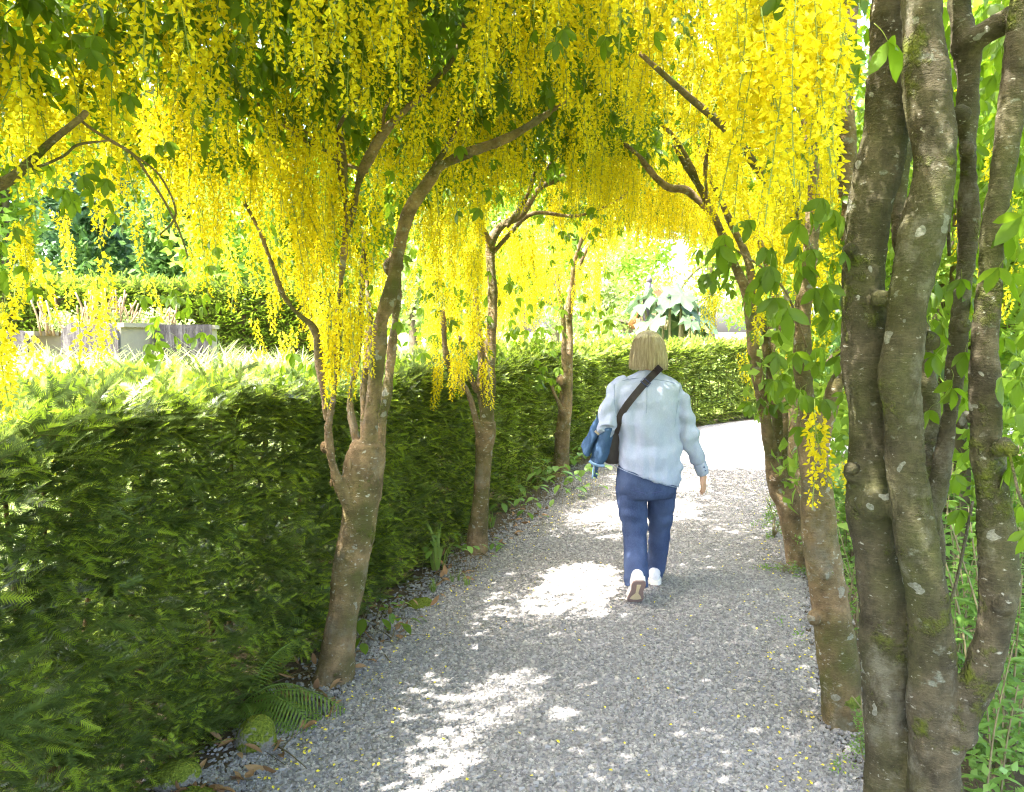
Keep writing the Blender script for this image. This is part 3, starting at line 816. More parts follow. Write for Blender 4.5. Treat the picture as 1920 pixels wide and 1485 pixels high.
# --- second and third on the left
Y = 5.5
laburnum('T2', [
    px_path([(889, 1058, 60), (893, 1035, 46), (896, 1000, 37), (901, 940, 34), (906, 870, 33), (910, 820, 36), (914, 790, 32)], Y),
    px_path([(905, 830, 20), (897, 805, 14), (888, 770, 13), (878, 738, 13), (862, 714, 13), (848, 695, 13), (838, 675, 12), (834, 640, 11), (830, 580, 9)], 5.45, 5.2),
    px_path([(910, 810, 18), (905, 770, 13), (899, 730, 13), (902, 690, 14), (899, 640, 13), (895, 600, 12), (890, 540, 10)], 5.5, 5.6),
    px_path([(914, 800, 26), (917, 750, 23), (919, 690, 21), (920, 640, 21), (924, 590, 20), (923, 540, 18), (920, 490, 18), (922, 450, 20), (945, 420, 15), (977, 404, 13), (1012, 352, 12), (1052, 332, 11), (1105, 293, 9), (1150, 260, 6)], 5.55, 5.7),
    px_path([(922, 460, 14), (905, 430, 11), (890, 390, 10), (860, 340, 9)], 5.6, 5.4),
    px_path([(895, 735, 12), (880, 700, 11), (868, 670, 10), (862, 630, 8)], 5.5, 5.3),
    px_path([(950, 425, 12), (985, 375, 11), (1000, 330, 9), (1010, 290, 8), (1035, 210, 7)], 5.6, 5.2)],
    [(P(912, 815, 5.45), .05)],
    "laburnum with a straight smooth trunk and low hanging flowers, second along the hedge", voxel=0.012, amp=0.005,
    thin=[px_path([(1012, 352, 8), (1030, 310, 7), (1072, 262, 6), (1100, 220, 5)], 5.6, 5.3), px_path([(920, 480, 8), (950, 445, 9), (1000, 400, 8), (1080, 405, 6), (1150, 380, 5), (1180, 356, 4)], 5.6, 6.0)])
Y = 8.5
laburnum('T3', [
    px_path([(1045, 902, 46), (1050, 885, 32), (1053, 850, 29), (1056, 800, 28), (1061, 750, 27), (1063, 700, 22)], Y),
    px_path([(1063, 720, 22), (1066, 650, 17), (1066, 600, 16), (1072, 550, 14), (1085, 500, 12), (1110, 450, 10), (1150, 440, 8)], 8.5, 8.6),
    px_path([(1062, 730, 16), (1058, 660, 11), (1057, 610, 10), (1050, 560, 9), (1040, 500, 8)], 8.5, 8.2),
    px_path([(1060, 790, 12), (1050, 762, 9), (1038, 735, 8), (1030, 710, 6)], 8.45, 8.2),
    px_path([(1066, 600, 12), (1080, 480, 9), (1120, 400, 8), (1170, 340, 7)], 8.5, 8.0)],
    [(P(1052, 712, 8.4), .06)],
    "slim laburnum farthest along the hedge, rising from a clump of leafy plants", voxel=0.014, amp=0.004,
    cuts=[(P(1051, 714, 8.36), (.035, .02, .05))])

# --- many stemmed old tree at the right
Y = 2.3
A_ = px_path([(1668, 1660, 125), (1672, 1485, 106), (1668, 1350, 98), (1664, 1200, 96), (1655, 1090, 94), (1642, 1000, 92), (1636, 940, 97), (1636, 850, 84), (1632, 760, 84), (1625, 680, 84), (1622, 600, 84), (1620, 520, 80), (1622, 460, 72), (1632, 390, 80), (1648, 320, 88), (1660, 240, 78), (1664, 150, 72), (1668, 60, 66), (1672, -80, 60), (1660, -260, 50)], 2.30, 2.25)
B_ = px_path([(1752, 1660, 120), (1752, 1485, 100), (1750, 1380, 92), (1746, 1280, 82), (1744, 1160, 78), (1722, 1050, 76), (1708, 960, 74), (1698, 870, 72), (1692, 780, 70), (1690, 690, 72), (1698, 600, 74), (1714, 520, 77), (1732, 430, 76), (1748, 345, 74), (1750, 270, 78), (1740, 180, 76), (1732, 100, 76), (1728, 0, 72), (1730, -120, 62), (1740, -280, 50)], 2.16, 2.1)
C_ = px_path([(1742, 1080, 34), (1750, 980, 32), (1762, 900, 34), (1774, 830, 34), (1786, 750, 32), (1792, 680, 31), (1798, 600, 31), (1808, 520, 33), (1814, 440, 32), (1815, 340, 33), (1815, 250, 36), (1816, 150, 40), (1812, 90, 52), (1804, 30, 36), (1790, -60, 30), (1780, -180, 24)], 2.28, 2.2)
D_ = px_path([(1760, 1440, 70), (1790, 1365, 62), (1815, 1322, 58), (1838, 1270, 62), (1860, 1190, 66), (1872, 1110, 68), (1872, 1040, 66), (1864, 950, 62), (1852, 860, 60), (1848, 780, 52), (1846, 690, 50), (1850, 600, 46), (1856, 510, 46), (1864, 420, 46), (1878, 330, 44), (1892, 240, 44), (1904, 140, 46), (1914, 40, 50), (1926, -80, 46), (1940, -240, 38)], 2.12, 2.05)
E_ = px_path([(1738, 1230, 36), (1752, 1120, 36), (1752, 1030, 36), (1744, 950, 40), (1744, 860, 44), (1742, 770, 42), (1734, 690, 38), (1722, 600, 34), (1702, 520, 30), (1688, 440, 31), (1686, 360, 30), (1692, 280, 28), (1700, 150, 24)], 2.42, 2.6)
Fb = px_path([(1815, 85, 46), (1846, 62, 40), (1880, 42, 42), (1925, 10, 44)], 2.2, 2.08)
laburnum('R1', [A_, B_, C_, D_, E_, Fb],
    [(P(1600, 885, 2.26), .030), (P(1590, 468, 2.22), .026), (P(1648, 560, 2.19), .030), (P(1640, 945, 2.22), .05), (P(1880, 838, 2.02), (.034, .03, .028)), (P(1800, 215, 2.18), .028), (P(1740, 640, 2.18), .03), (P(1775, 275, 2.08), .022), (P(1882, 1135, 2.05), .03), (P(1790, 1370, 2.12), .06), (P(1760, 1420, 2.2), .06), (P(1710, 1500, 2.25), .06), (P(1806, 610, 2.19), .022), (P(1813, 280, 2.19), .026)],
    "old multi-stemmed laburnum at the right edge with mossy, lichen-patched trunks", 'bark_old', 0.008, 0.006,
    thin=[px_path([(1880, 838, 44), (1893, 842, 30), (1900, 846, 22)], 2.02, 1.98), px_path([(1800, 800, 16), (1812, 775, 12), (1822, 790, 14)], 2.15, 2.1),
          px_path([(1893, 850, 5), (1902, 890, 5), (1912, 930, 6), (1930, 960, 6)], 1.98, 1.95),
          px_path([(1780, 480, 6), (1778, 400, 7), (1784, 300, 7), (1800, 220, 9)], 2.35, 2.3),
          px_path([(1600, 880, 26), (1592, 876, 20)], 2.24, 2.22),
          px_path([(1640, -60, 30), (1560, -140, 24), (1450, -190, 18), (1300, -230, 12)], 2.2, 1.9),
          px_path([(1660, -200, 30), (1500, -300, 24), (1250, -360, 16)], 2.25, 2.1),
          px_path([(1770, 1150, 5), (1788, 1110, 6), (1800, 1060, 6), (1812, 1000, 6), (1824, 940, 5)], 2.3, 2.5)])

# --- next two on the right
Y = 3.05
laburnum('R2', [
    px_path([(1597, 1425, 128), (1587, 1388, 97), (1582, 1345, 81), (1577, 1300, 77), (1568, 1220, 73), (1557, 1140, 70), (1546, 1070, 68), (1537, 990, 64), (1528, 900, 58), (1522, 830, 54), (1520, 780, 50)], Y),
    px_path([(1520, 800, 40), (1510, 740, 34), (1505, 680, 33), (1504, 610, 32), (1510, 540, 30), (1520, 460, 28), (1526, 360, 26), (1516, 250, 22), (1490, 140, 18), (1440, 40, 14)], 3.05, 2.9),
    px_path([(1532, 880, 36), (1545, 800, 30), (1556, 760, 32), (1568, 720, 28), (1590, 680, 24), (1604, 620, 28), (1604, 540, 30), (1596, 440, 34), (1588, 340, 37), (1584, 240, 36), (1582, 140, 36), (1590, 20, 34), (1598, -100, 28)], 3.05, 3.0)],
    [(P(1526, 1158, 3.02), (.026, .03, .03)), (P(1596, 1300, 3.0), (.030, .03, .05)), (P(1548, 1078, 2.98), .02), (P(1586, 1105, 3.03), .015)],
    "laburnum with a single leaning pale-flecked trunk right of the path, moss pads near its foot", 'bark', 0.009, 0.005,
    thin=[px_path([(1520, 470, 12), (1470, 380, 12), (1430, 330, 14), (1370, 250, 16), (1290, 180, 13), (1200, 100, 9)], 2.9, 2.5),
          px_path([(1530, 520, 8), (1496, 400, 9), (1478, 310, 9), (1470, 255, 7)], 2.7, 2.5),
          px_path([(1512, 650, 5), (1480, 560, 4), (1440, 510, 4), (1350, 450, 3)], 2.8, 2.3)])
m = MB(); m.ball(P(1592, 1318, 3.0), (.046, .034, .064)); mm = remeshed(m.mesh("x", M['moss']), .006, 1, "moss_pad"); bark_relief(mm, .02, .02); mm.materials.clear(); mm.materials.append(M['moss']); link("moss_pad", mm, TREES['R2']['root'])
m = MB(); m.ball(P(1550, 1070, 3.005), (.028, .026, .036)); mm = remeshed(m.mesh("x", M['moss']), .006, 1, "moss_pad"); bark_relief(mm, .01, .01); mm.materials.clear(); mm.materials.append(M['moss']); link("moss_pad", mm, TREES['R2']['root'])
Y = 5.2
laburnum('R3', [
    px_path([(1503, 1086, 68), (1498, 1060, 48), (1492, 1010, 46), (1480, 950, 48), (1464, 915, 44), (1452, 880, 36)], Y),
    px_path([(1454, 900, 34), (1446, 850, 26), (1438, 800, 22), (1430, 760, 22), (1422, 710, 22), (1412, 650, 21), (1406, 590, 20), (1400, 550, 20), (1384, 510, 18), (1370, 480, 16), (1350, 430, 16), (1330, 390, 15), (1313, 353, 14), (1290, 318, 11), (1262, 270, 9)], 5.2, 4.6),
    px_path([(1452, 890, 26), (1458, 830, 22), (1456, 780, 20), (1448, 720, 20), (1438, 660, 18), (1422, 590, 18), (1412, 540, 18), (1400, 480, 15), (1376, 430, 13), (1340, 350, 11), (1310, 270, 9), (1290, 200, 7)], 5.25, 4.9),
    px_path([(1470, 925, 26), (1468, 860, 18), (1470, 800, 17), (1466, 740, 16), (1452, 680, 15), (1440, 600, 13)], 5.3, 5.5),
    px_path([(1372, 480, 14), (1356, 440, 12), (1330, 400, 12), (1290, 358, 16), (1255, 352, 15), (1232, 335, 13), (1212, 312, 12), (1196, 290, 10), (1160, 262, 8)], 4.9, 4.7),
    px_path([(1316, 360, 10), (1290, 300, 10), (1262, 255, 9), (1236, 230, 8)], 4.6, 4.4),
    px_path([(1330, 400, 9), (1322, 320, 8), (1330, 260, 7), (1340, 180, 6)], 4.6, 4.3)],
    [(P(1454, 895, 5.15), .05), (P(1480, 600, 5.3), .04)],
    "laburnum on the right where the path bends, several crooked stems from one leaning base", voxel=0.011, amp=0.004)
Y = 7.2
laburnum('R4', [
    px_path([(1506, 965, 38), (1500, 940, 34), (1494, 880, 31), (1488, 820, 30), (1484, 760, 26)], Y),
    px_path([(1484, 780, 22), (1476, 700, 18), (1466, 620, 16), (1450, 540, 14), (1420, 440, 12), (1380, 360, 9)], 7.2, 7.0),
    px_path([(1486, 780, 18), (1496, 690, 14), (1500, 600, 12), (1496, 480, 10)], 7.2, 7.5)],
    [(P(1486, 775, 7.2), .06)],
    "laburnum half hidden behind the bend-side trunks on the right, greyish stem", voxel=0.014, amp=0.004)
# --- tree whose trunk stands just outside at the left; its broken branch reaches in
laburnum('T0', [
    (np.array([(-1.08, 1.15, -.05), (-1.08, 1.15, .5), (-1.08, 1.15, 1.1), (-1.12, 1.15, 1.7), (-1.15, 1.2, 2.3), (-1.0, 1.4, 2.9)]), np.array([.11, .09, .085, .08, .06, .05])),
    (np.array([(-1.08, 1.15, 1.2), (-1.3, 1.4, 1.7), (-1.45, 1.75, 2.3), (-1.6, 2.2, 2.8), (-1.5, 2.7, 3.1)]), np.array([.06, .05, .045, .035, .02]))],
    [], "laburnum leaning in at the left edge with one broken bare branch pointing right", voxel=.012,
    thin=[px_path([(-120, 380, 30), (-40, 360, 26), (20, 335, 22), (60, 300, 16), (100, 262, 13), (150, 222, 12), (160, 212, 13)], 1.9, 2.0),
          px_path([(150, 224, 6), (172, 242, 5), (205, 262, 6), (250, 290, 6), (275, 325, 5), (310, 380, 4), (335, 430, 4), (352, 480, 3)], 2.0, 2.05),
          px_path([(40, 320, 7), (80, 310, 6), (120, 292, 5), (145, 272, 5), (190, 265, 4), (210, 262, 4)], 1.97, 2.0),
          px_path([(250, 290, 4), (300, 330, 4), (330, 400, 4), (300, 440, 3)], 2.1, 2.2)])

# ------------------------------------------------------------------ where the sun reaches the ground through gaps in the crowns
LIT = []          # (x, y, half length along path, half width across)
for px, py, a, b in [(925, 1330, .34, .19), (1000, 1290, .24, .15), (1020, 1345, .14, .16), (830, 1310, .12, .10), (860, 1440, .20, .14), (1095, 1110, .60, .30), (1060, 1180, .25, .14), (1170, 975, .80, .36), (1250, 955, .5, .36), (1270, 1098, .10, .05), (1262, 1062, .09, .05), (1275, 1030, .08, .05), (1360, 845, 1.6, 1.2), (1410, 815, 1.8, 1.2), (1250, 900, .8, .5)]:
    g = G(px, py); LIT.append((g[0], g[1], a, b))
def sun_foot(p):
    p = np.atleast_2d(p); return p[:, :2] - SUN[None, :2] * (p[:, 2] / SUN[2])[:, None]
def in_gap(p, grow=1.0):
    g = sun_foot(p); hit = np.zeros(len(g), bool)
    jit = np.stack([vnoise(np.c_[g, np.zeros(len(g))], 3.0), vnoise(np.c_[g, np.zeros(len(g))], 3.0, 7)], 1) * 0.12
    for x, y, a, b in LIT:
        d = np.array([0.28, 1.0]); d /= np.linalg.norm(d); s = np.array([d[1], -d[0]])
        q = g + jit - np.array([x, y])
        hit |= ((q @ d) / (a * grow)) ** 2 + ((q @ s) / (b * grow)) ** 2 < 1
    return hit

# ------------------------------------------------------------------ flowers and leaves of the laburnums
def x_mid(y): return 0.18 + 0.03 * y + 0.0215 * y * y
RACS = []          # (top point, size variant, yaw, tilt, scale)
def add_racs(pts, scale=None, force=0):
    for p in pts:
        k = int(rng.integers(0, 6)); s = float(rng.uniform(.8, 1.2)) if scale is None else float(rng.uniform(*scale))
        RACS.append((p, k, float(rng.uniform(0, 6.28)), rng.normal(0, .09, 2), s, force))
# the vault over the path
n = 7400
yy = rng.uniform(1.45, 9.6, n); u = rng.uniform(-2.6, 2.1, n)
zin = 2.72 - 0.50 * np.clip(np.abs(u) / 1.5, 0, 1.6) ** 2.2 + 0.10 * vnoise(np.stack([u, yy, yy * 0], 1), 1.3) * 2
zz = zin + rng.random(n) ** 1.3 * 0.75
keepn = vnoise(np.stack([u, yy, zz], 1), 2.1, 4) > -0.16
xx = x_mid(yy) + u
pv = np.stack([xx, yy, zz], 1)[keepn]
# keep the view to the garden open at the far end of the vault
pr = project(pv - np.array([0, 0, .35]))
pv = pv[~((pr[:, 0] > 1150) & (pr[:, 0] < 1330) & (pr[:, 1] > 462))]
pr = project(pv - np.array([0, 0, .35]))
pv = pv[~((pr[:, 0] < 470) & (pr[:, 1] > 330) & (rng.random(len(pv)) < .90))]
pr = project(pv - np.array([0, 0, .2]))
pv = pv[~((pr[:, 0] > 1590) & (rng.random(len(pv)) < .93))]
pr = project(pv - np.array([0, 0, .35]))
pv = pv[~((pr[:, 0] > 380) & (pr[:, 0] < 800) & (pr[:, 1] > 500 - .0 * pr[:, 0]) & (rng.random(len(pv)) < .85))]
pr = project(pv - np.array([0, 0, .2]))
pv = pv[~((pr[:, 0] > 380) & (pr[:, 0] < 570) & (pr[:, 1] > 50) & (pr[:, 1] < 230) & (rng.random(len(pv)) < .55))]
add_racs(pv)
def cluster(x0, x1, y0, y1, Y0, Y1, n, scale=(.75, 1.1), force=1):
    add_racs([P(rng.uniform(x0, x1), rng.uniform(y0, y1), rng.uniform(Y0, Y1)) for _ in range(n)], scale, force)
# curtains seen in the photograph: (x range, y range of the tops, depth range, how many)
cluster(1375, 1600, -150, 20, 1.45, 1.9, 20, (.8, 1.1)); cluster(1380, 1510, 20, 130, 1.6, 2.1, 14); cluster(1540, 1590, 0, 90, 1.45, 1.6, 4, (.6, .8)); cluster(1300, 1420, -60, 80, 1.9, 2.5, 12)
cluster(1440, 1560, 160, 330, 2.2, 2.9, 16); cluster(1400, 1560, 420, 560, 3.1, 3.9, 16); cluster(1560, 1640, 560, 680, 2.9, 3.4, 5, (.6, .8))
cluster(1512, 1532, 745, 775, 2.25, 2.35, 2, (.95, 1.05)); cluster(1580, 1598, 840, 870, 2.6, 2.7, 2, (.5, .6))
cluster(0, 60, -40, 80, 1.9, 2.4, 8); cluster(0, 150, 90, 210, 2.0, 2.8, 14); cluster(150, 470, -80, 90, 2.0, 2.8, 34); cluster(180, 420, 110, 210, 2.6, 3.6, 34); cluster(200, 420, 190, 280, 2.8, 3.6, 16); cluster(0, 200, -60, 120, 2.2, 3.0, 26); cluster(470, 640, 120, 230, 3.0, 3.7, 14)
cluster(330, 470, 200, 330, 2.8, 3.6, 26); cluster(370, 470, 330, 420, 3.0, 3.7, 10); cluster(400, 560, 400, 480, 3.4, 4.2, 10); cluster(-5, 12, 480, 580, 2.0, 2.2, 3, (.8, 1))
cluster(20, 80, 380, 450, 1.9, 2.3, 4, (.5, .7)); cluster(190, 330, 330, 390, 2.4, 3.0, 6, (.5, .7)); cluster(80, 150, 360, 400, 2.3, 2.8, 3, (.4, .5))
cluster(470, 640, 190, 330, 2.9, 3.7, 32); cluster(530, 700, 320, 460, 3.1, 3.8, 30); cluster(560, 690, 460, 560, 3.2, 3.7, 12); cluster(612, 655, 540, 660, 3.1, 3.25, 8, (.7, 1.0), 2); cluster(650, 690, 500, 580, 3.2, 3.35, 5, (.7, 1.0), 2); cluster(660, 690, 540, 620, 3.3, 3.5, 5); cluster(690, 712, 600, 640, 3.3, 3.35, 2, (.5, .6))
cluster(690, 800, 60, 160, 2.9, 3.4, 14); cluster(800, 960, 90, 230, 3.0, 3.9, 24)
cluster(790, 900, 330, 480, 4.6, 5.7, 46); cluster(820, 900, 480, 600, 4.9, 5.6, 22); cluster(808, 880, 620, 690, 5.0, 5.5, 16, (.75, 1)); cluster(900, 935, 600, 690, 5.3, 5.6, 6)
cluster(900, 1000, 380, 480, 5.3, 6.4, 30); cluster(960, 1060, 380, 500, 6.3, 8.2, 34); cluster(1000, 1130, 460, 540, 7.6, 8.8, 26); cluster(1085, 1130, 520, 600, 8.0, 8.6, 9, (.7, 1))
cluster(1140, 1260, 340, 420, 7.5, 9.5, 40); cluster(1260, 1330, 370, 420, 6.2, 8.5, 20); cluster(1315, 1360, 510, 570, 5.9, 6.4, 7, (.8, 1)); cluster(1380, 1470, 600, 700, 5.6, 6.6, 12); cluster(1260, 1400, 200, 360, 4.2, 5.6, 24)

cluster(880, 1260, -80, 190, 3.0, 4.6, 80); cluster(980, 1280, 180, 330, 4.4, 7.0, 80); cluster(1100, 1330, 300, 400, 6.0, 9.0, 50)
# every chain belongs to the nearest tree; the largest in the picture are parts of their own
tk = list(TREES); tb = np.array([[TREES[k]['base'][0], TREES[k]['base'][1]] for k in tk])
tops = np.array([r[0] for r in RACS])
gap = in_gap(tops - np.array([0, 0, .15])) & (rng.random(len(tops)) < .97)
forced = np.array([r[5] for r in RACS])
# flowers leave the main limbs of the forked and bend-side trees bare
BARE = [(((707, 670), (714, 605), (732, 550), (750, 455), (768, 400), (795, 352), (828, 312), (876, 287), (930, 268), (1000, 228)), 3.5, 20),
        (((636, 600), (640, 520), (648, 430), (660, 404), (674, 335), (690, 300), (717, 252), (751, 215), (801, 168), (842, 121), (862, 74)), 3.2, 16),
        (((597, 660), (558, 588), (512, 500), (470, 400)), 3.3, 13), (((919, 640), (922, 540), (922, 450), (977, 404), (1050, 332)), 5.5, 9),
        (((1400, 550), (1370, 480), (1313, 353), (1262, 270)), 5.0, 12), (((1330, 400), (1290, 358), (1255, 352), (1212, 312)), 4.8, 14), (((1065, 600), (1063, 700)), 8.4, 8)]
bare = np.zeros(len(tops), bool)
lens = np.array([RAC_LEN[r[1]] * r[4] for r in RACS])
for fr in (.15, .4, .65, .9):
    q = project(tops - np.array([0, 0, 1.0]) * (lens * fr)[:, None])
    for line, Yb, w in BARE:
        ln, _ = spline(np.array([(a, b, 0.) for a, b in line]), np.zeros(len(line)), 8)
        dd = np.sqrt(((q[:, None, :2] - ln[None, :, :2]) ** 2).sum(2)).min(1)
        bare |= (dd < w + 28.0 * 1.4 / np.maximum(q[:, 2], .5)) & (q[:, 2] < Yb + .1)
bare &= (rng.random(len(tops)) < .9) & (forced < 2)
right_bed = np.zeros(len(tops), bool)
sel = np.where(~(gap & (forced == 0)) & ~bare)[0]
own = np.argmin(((tops[:, None, :2] - tb[None]) ** 2).sum(2), 1)
pr = project(tops - np.array([0, 0, .12])); size = np.array([RAC_LEN[r[1]] * r[4] for r in RACS]) / np.maximum(pr[:, 2], .3)
seen = (pr[:, 0] > -60) & (pr[:, 0] < 1980) & (pr[:, 1] > -60) & (pr[:, 2] > .3)
for j, k in enumerate(tk):
    mine = sel[own[sel] == j]
    order = mine[np.argsort(-(size[mine] * np.where(seen[mine], 1, .01)))]
    root = TREES[k]['root']; ro = Vector(root.location)
    first = order[:280]; rest = order[280:]
    for i in first:
        p, v, yaw, tilt, s, _ = RACS[i]
        o = bpy.data.objects.new("raceme", rac_hi[v]); COL.objects.link(o); o.parent = root
        o.location = Vector(p) - ro; o.rotation_euler = (tilt[0], tilt[1], yaw); o.scale = (s, s, s)
    if len(rest):
        scatter("flowers", tops[rest], np.array([(RACS[i][3][0], RACS[i][3][1], RACS[i][2]) for i in rest]), [RACS[i][4] for i in rest], rac_lo, root, [RACS[i][1] for i in rest])

# crown leaves: a thick roof above the flowers
n = 140000
yy = rng.uniform(-1.5, 10.2, n); u = rng.uniform(-2.2, 2.4, n)
zlow = 2.75 - 0.45 * np.clip(np.abs(u) / 1.6, 0, 1.6) ** 2; zth = 1.7 * np.clip(1 - (np.abs(u) / 2.75) ** 2, .05, 1)
zz = zlow + zth * rng.random(n) ** 1.1
pl = np.stack([x_mid(np.maximum(yy, 0)) + u, yy, zz], 1)
pl = pl[vnoise(pl, 1.6, 11) > -0.6]
pl = pl[(pl[:, 1] < 5.2) | (rng.random(len(pl)) < .42)]
# the sun also comes down on the hedge top and on the bed at the right
g = pl[:, :2] - SUN[None, :2] * ((pl[:, 2] - 1.4) / SUN[2])[:, None]; hsd = np.concatenate([hedge_side(c) for c in np.array_split(g, 40)])
pl = pl[~((hsd > .05) & (rng.random(len(pl)) < .93))]
g = sun_foot(pl); pl = pl[~((g[:, 0] > x_right(g[:, 1]) + .55) & (rng.random(len(pl)) < .8))]
pl = pl[~(in_gap(pl) & (rng.random(len(pl)) < .985))]
pr = project(pl); pl = pl[~((pr[:, 0] < 480) & (pr[:, 1] > 300) & (pr[:, 2] > .5))]
pr = project(pl); pl = pl[~((pr[:, 0] > 1150) & (pr[:, 0] < 1330) & (pr[:, 1] > 440) & (pr[:, 1] < 640))]
own = np.argmin(((pl[:, None, :2] - tb[None]) ** 2).sum(2), 1)
def leaf_rots(n, lo=-.2, hi=.9):
    r = np.zeros((n, 3)); r[:, 0] = rng.normal(0, .35, n); r[:, 1] = rng.uniform(lo, hi, n); r[:, 2] = rng.uniform(0, 6.28, n); return r
for j, k in enumerate(tk):
    q = pl[own == j]
    if len(q): scatter("crown", q, leaf_rots(len(q)), rng.uniform(.055, .085, len(q)), leaf_cheap, TREES[k]['root'])

# leaves near enough to see one by one
def leaves(tree, x0, x1, y0, y1, Y0, Y1, n, size=(.055, .075), lo=.5, hi=1.4):
    root = TREES[tree]['root']; ro = Vector(root.location)
    for _ in range(n):
        p = P(rng.uniform(x0, x1), rng.uniform(y0, y1), rng.uniform(Y0, Y1))
        if p[2] > 2.1 and in_gap(p)[0] : continue
        o = bpy.data.objects.new("leaf", leaf_meshes[int(rng.integers(0, 6))]); COL.objects.link(o); o.parent = root
        o.location = Vector(p) - ro; o.rotation_euler = (rng.normal(0, .3), rng.uniform(lo, hi), rng.uniform(0, 6.28)); s = rng.uniform(*size); o.scale = (s, s, s)
leaves('R2', 1320, 1440, 395, 480, 2.0, 2.3, 6); leaves('R2', 1400, 1560, 440, 560, 1.9, 2.5, 16); leaves('R2', 1440, 1580, 540, 720, 2.3, 3.0, 20, (.05, .07)); leaves('R2', 1490, 1590, 300, 480, 2.0, 2.6, 12)
leaves('R2', 1500, 1590, 700, 800, 2.2, 3.0, 9, (.045, .06)); leaves('R3', 1400, 1490, 560, 760, 4.4, 5.4, 46, (.06, .085)); leaves('R3', 1330, 1400, 460, 560, 4.8, 5.6, 10); leaves('R3', 1310, 1360, 440, 520, 3.2, 3.8, 4)
leaves('R1', 1570, 1660, 20, 110, 1.5, 1.9, 5, (.06, .075)); leaves('R1', 1740, 1840, 480, 760, 2.1, 2.8, 34, (.05, .07)); leaves('R1', 1870, 1960, 250, 700, 1.8, 2.8, 40, (.055, .075)); leaves('R1', 1770, 1850, 760, 960, 2.2, 2.8, 10, (.05, .065)); leaves('R1', 1880, 1960, 700, 980, 1.8, 2.4, 26, (.05, .07))
leaves('R1', 1780, 1900, 80, 460, 2.5, 3.4, 50, (.06, .08)); leaves('R1', 1700, 1900, -40, 120, 2.3, 3.2, 20); leaves('R1', 1440, 1600, -60, 300, 1.6, 2.2, 16, (.05, .06))
leaves('T0', 40, 260, 20, 200, 1.8, 2.3, 20, (0.032, 0.047)); leaves('T0', 0, 210, 290, 370, 1.9, 2.2, 15, (0.036, 0.047)); leaves('T0', 180, 350, 250, 420, 2.1, 2.6, 13, (0.032, 0.043)); leaves('T0', -20, 70, 400, 560, 1.8, 2.1, 9, (0.032, 0.043))
leaves('T0', 310, 420, 430, 560, 2.7, 3.4, 16, (0.036, 0.047)); leaves('T0', 270, 400, 540, 640, 2.7, 3.2, 17, (0.036, 0.047)); leaves('T0', 230, 320, 620, 670, 2.4, 2.6, 6, (0.036, 0.043))
leaves('T1', 380, 560, 20, 220, 2.9, 3.6, 60, (.055, .075)); leaves('T1', 440, 640, 220, 520, 3.3, 4.0, 40, (.055, .07)); leaves('T1', 640, 760, 420, 720, 3.4, 4.2, 34, (.05, .065)); leaves('T1', 980, 1250, -20, 70, 2.2, 2.6, 20, (.045, .06)); leaves('T1', 500, 600, 640, 720, 3.5, 4.0, 10)
leaves('T1', 640, 960, 60, 420, 3.4, 4.4, 60, (.055, .07))
leaves('T2', 780, 960, 480, 660, 5.2, 6.0, 60, (.065, .085)); leaves('T2', 780, 900, 520, 740, 5.6, 6.4, 30); leaves('T2', 960, 1120, 380, 480, 5.6, 6.6, 30); leaves('T3', 960, 1060, 520, 720, 7.6, 8.6, 70, (.075, .1)); leaves('T3', 1080, 1150, 480, 620, 7.8, 8.8, 34, (.075, .1)); leaves('R4', 1400, 1500, 560, 780, 6.8, 7.6, 50, (.07, .09))
# ------------------------------------------------------------------ cemetery: stone planters and what grows in them
def stone_planter(name, corner_l, corner_r, depth, z0, z1, label, scallop):
    a = np.array(corner_l[:2]); b = np.array(corner_r[:2]); t = (b - a); w = np.linalg.norm(t); t /= w; nb = np.array([-t[1], t[0]])
    root = empty(name, (*((a + b) / 2), z0), label, "planter", "stone planters beyond the hedge")
    m = MB(); n = 33; fr = []
    for i in range(n):
        s = i / (n - 1)
        if scallop:
            lo = abs(math.sin(math.pi * 2 * s)) ** .55; edge = min(s, 1 - s)
            zt = z1 - .17 + .17 * lo
        else: zt = z1
        fr.append((s, zt))
    th = .07
    V, F = [], []
    for s, zt in fr:
        p = a + t * w * s
        for off in (0, th):
            q = p + nb * off; V += [(q[0], q[1], z0), (q[0], q[1], zt)]
    for i in range(n - 1):
        k = 4 * i
        F += [(k, k + 4, k + 5, k + 1), (k + 2, k + 3, k + 7, k + 6), (k + 1, k + 5, k + 7, k + 3)]
    F += [(0, 1, 3, 2), (4 * n - 4, 4 * n - 2, 4 * n - 1, 4 * n - 3)]
    m.add(V, F); m.build("front_panel", M['tomb'], root, False)
    def slab(nm, p, q, za, zb, mat, thick):
        d = (q - p) / np.linalg.norm(q - p); s = np.array([-d[1], d[0]]) * thick
        m = MB(); c = [p, q, q + s, p + s]
        m.add([np.r_[x, z] for z in (za, zb) for x in c], [(3, 2, 1, 0), (4, 5, 6, 7), (0, 1, 5, 4), (1, 2, 6, 5), (2, 3, 7, 6), (3, 0, 4, 7)])
        m.build(nm, mat, root, False)
    c = b + nb * (th + .003); slab("side_panel", c - t * .06, c - t * .06 + nb * depth, z0, z1 - .06, M['tomb_clean'], -.06)
    c = a + nb * (th + .003); slab("side_panel", c, c + nb * depth, z0, z1 - .06, M['tomb_clean'], -.06)
    slab("back_panel", a + nb * (depth + th + .006), b + nb * (depth + th + .006), z0, z1 - .03, M['tomb'], .06)
    slab("coping", b + nb * (th + .006) - t * .10, b + nb * (depth + th) - t * .10, z1 - .057, z1 - .005, M['tomb_clean'], -.14)
    slab("soil_fill", a + nb * (th + .01) + t * .065, b + nb * (th + .01) - t * .11, z1 - .2, z1 - .09, M['soil'], depth - .03)
    return root
Yp = 9.0
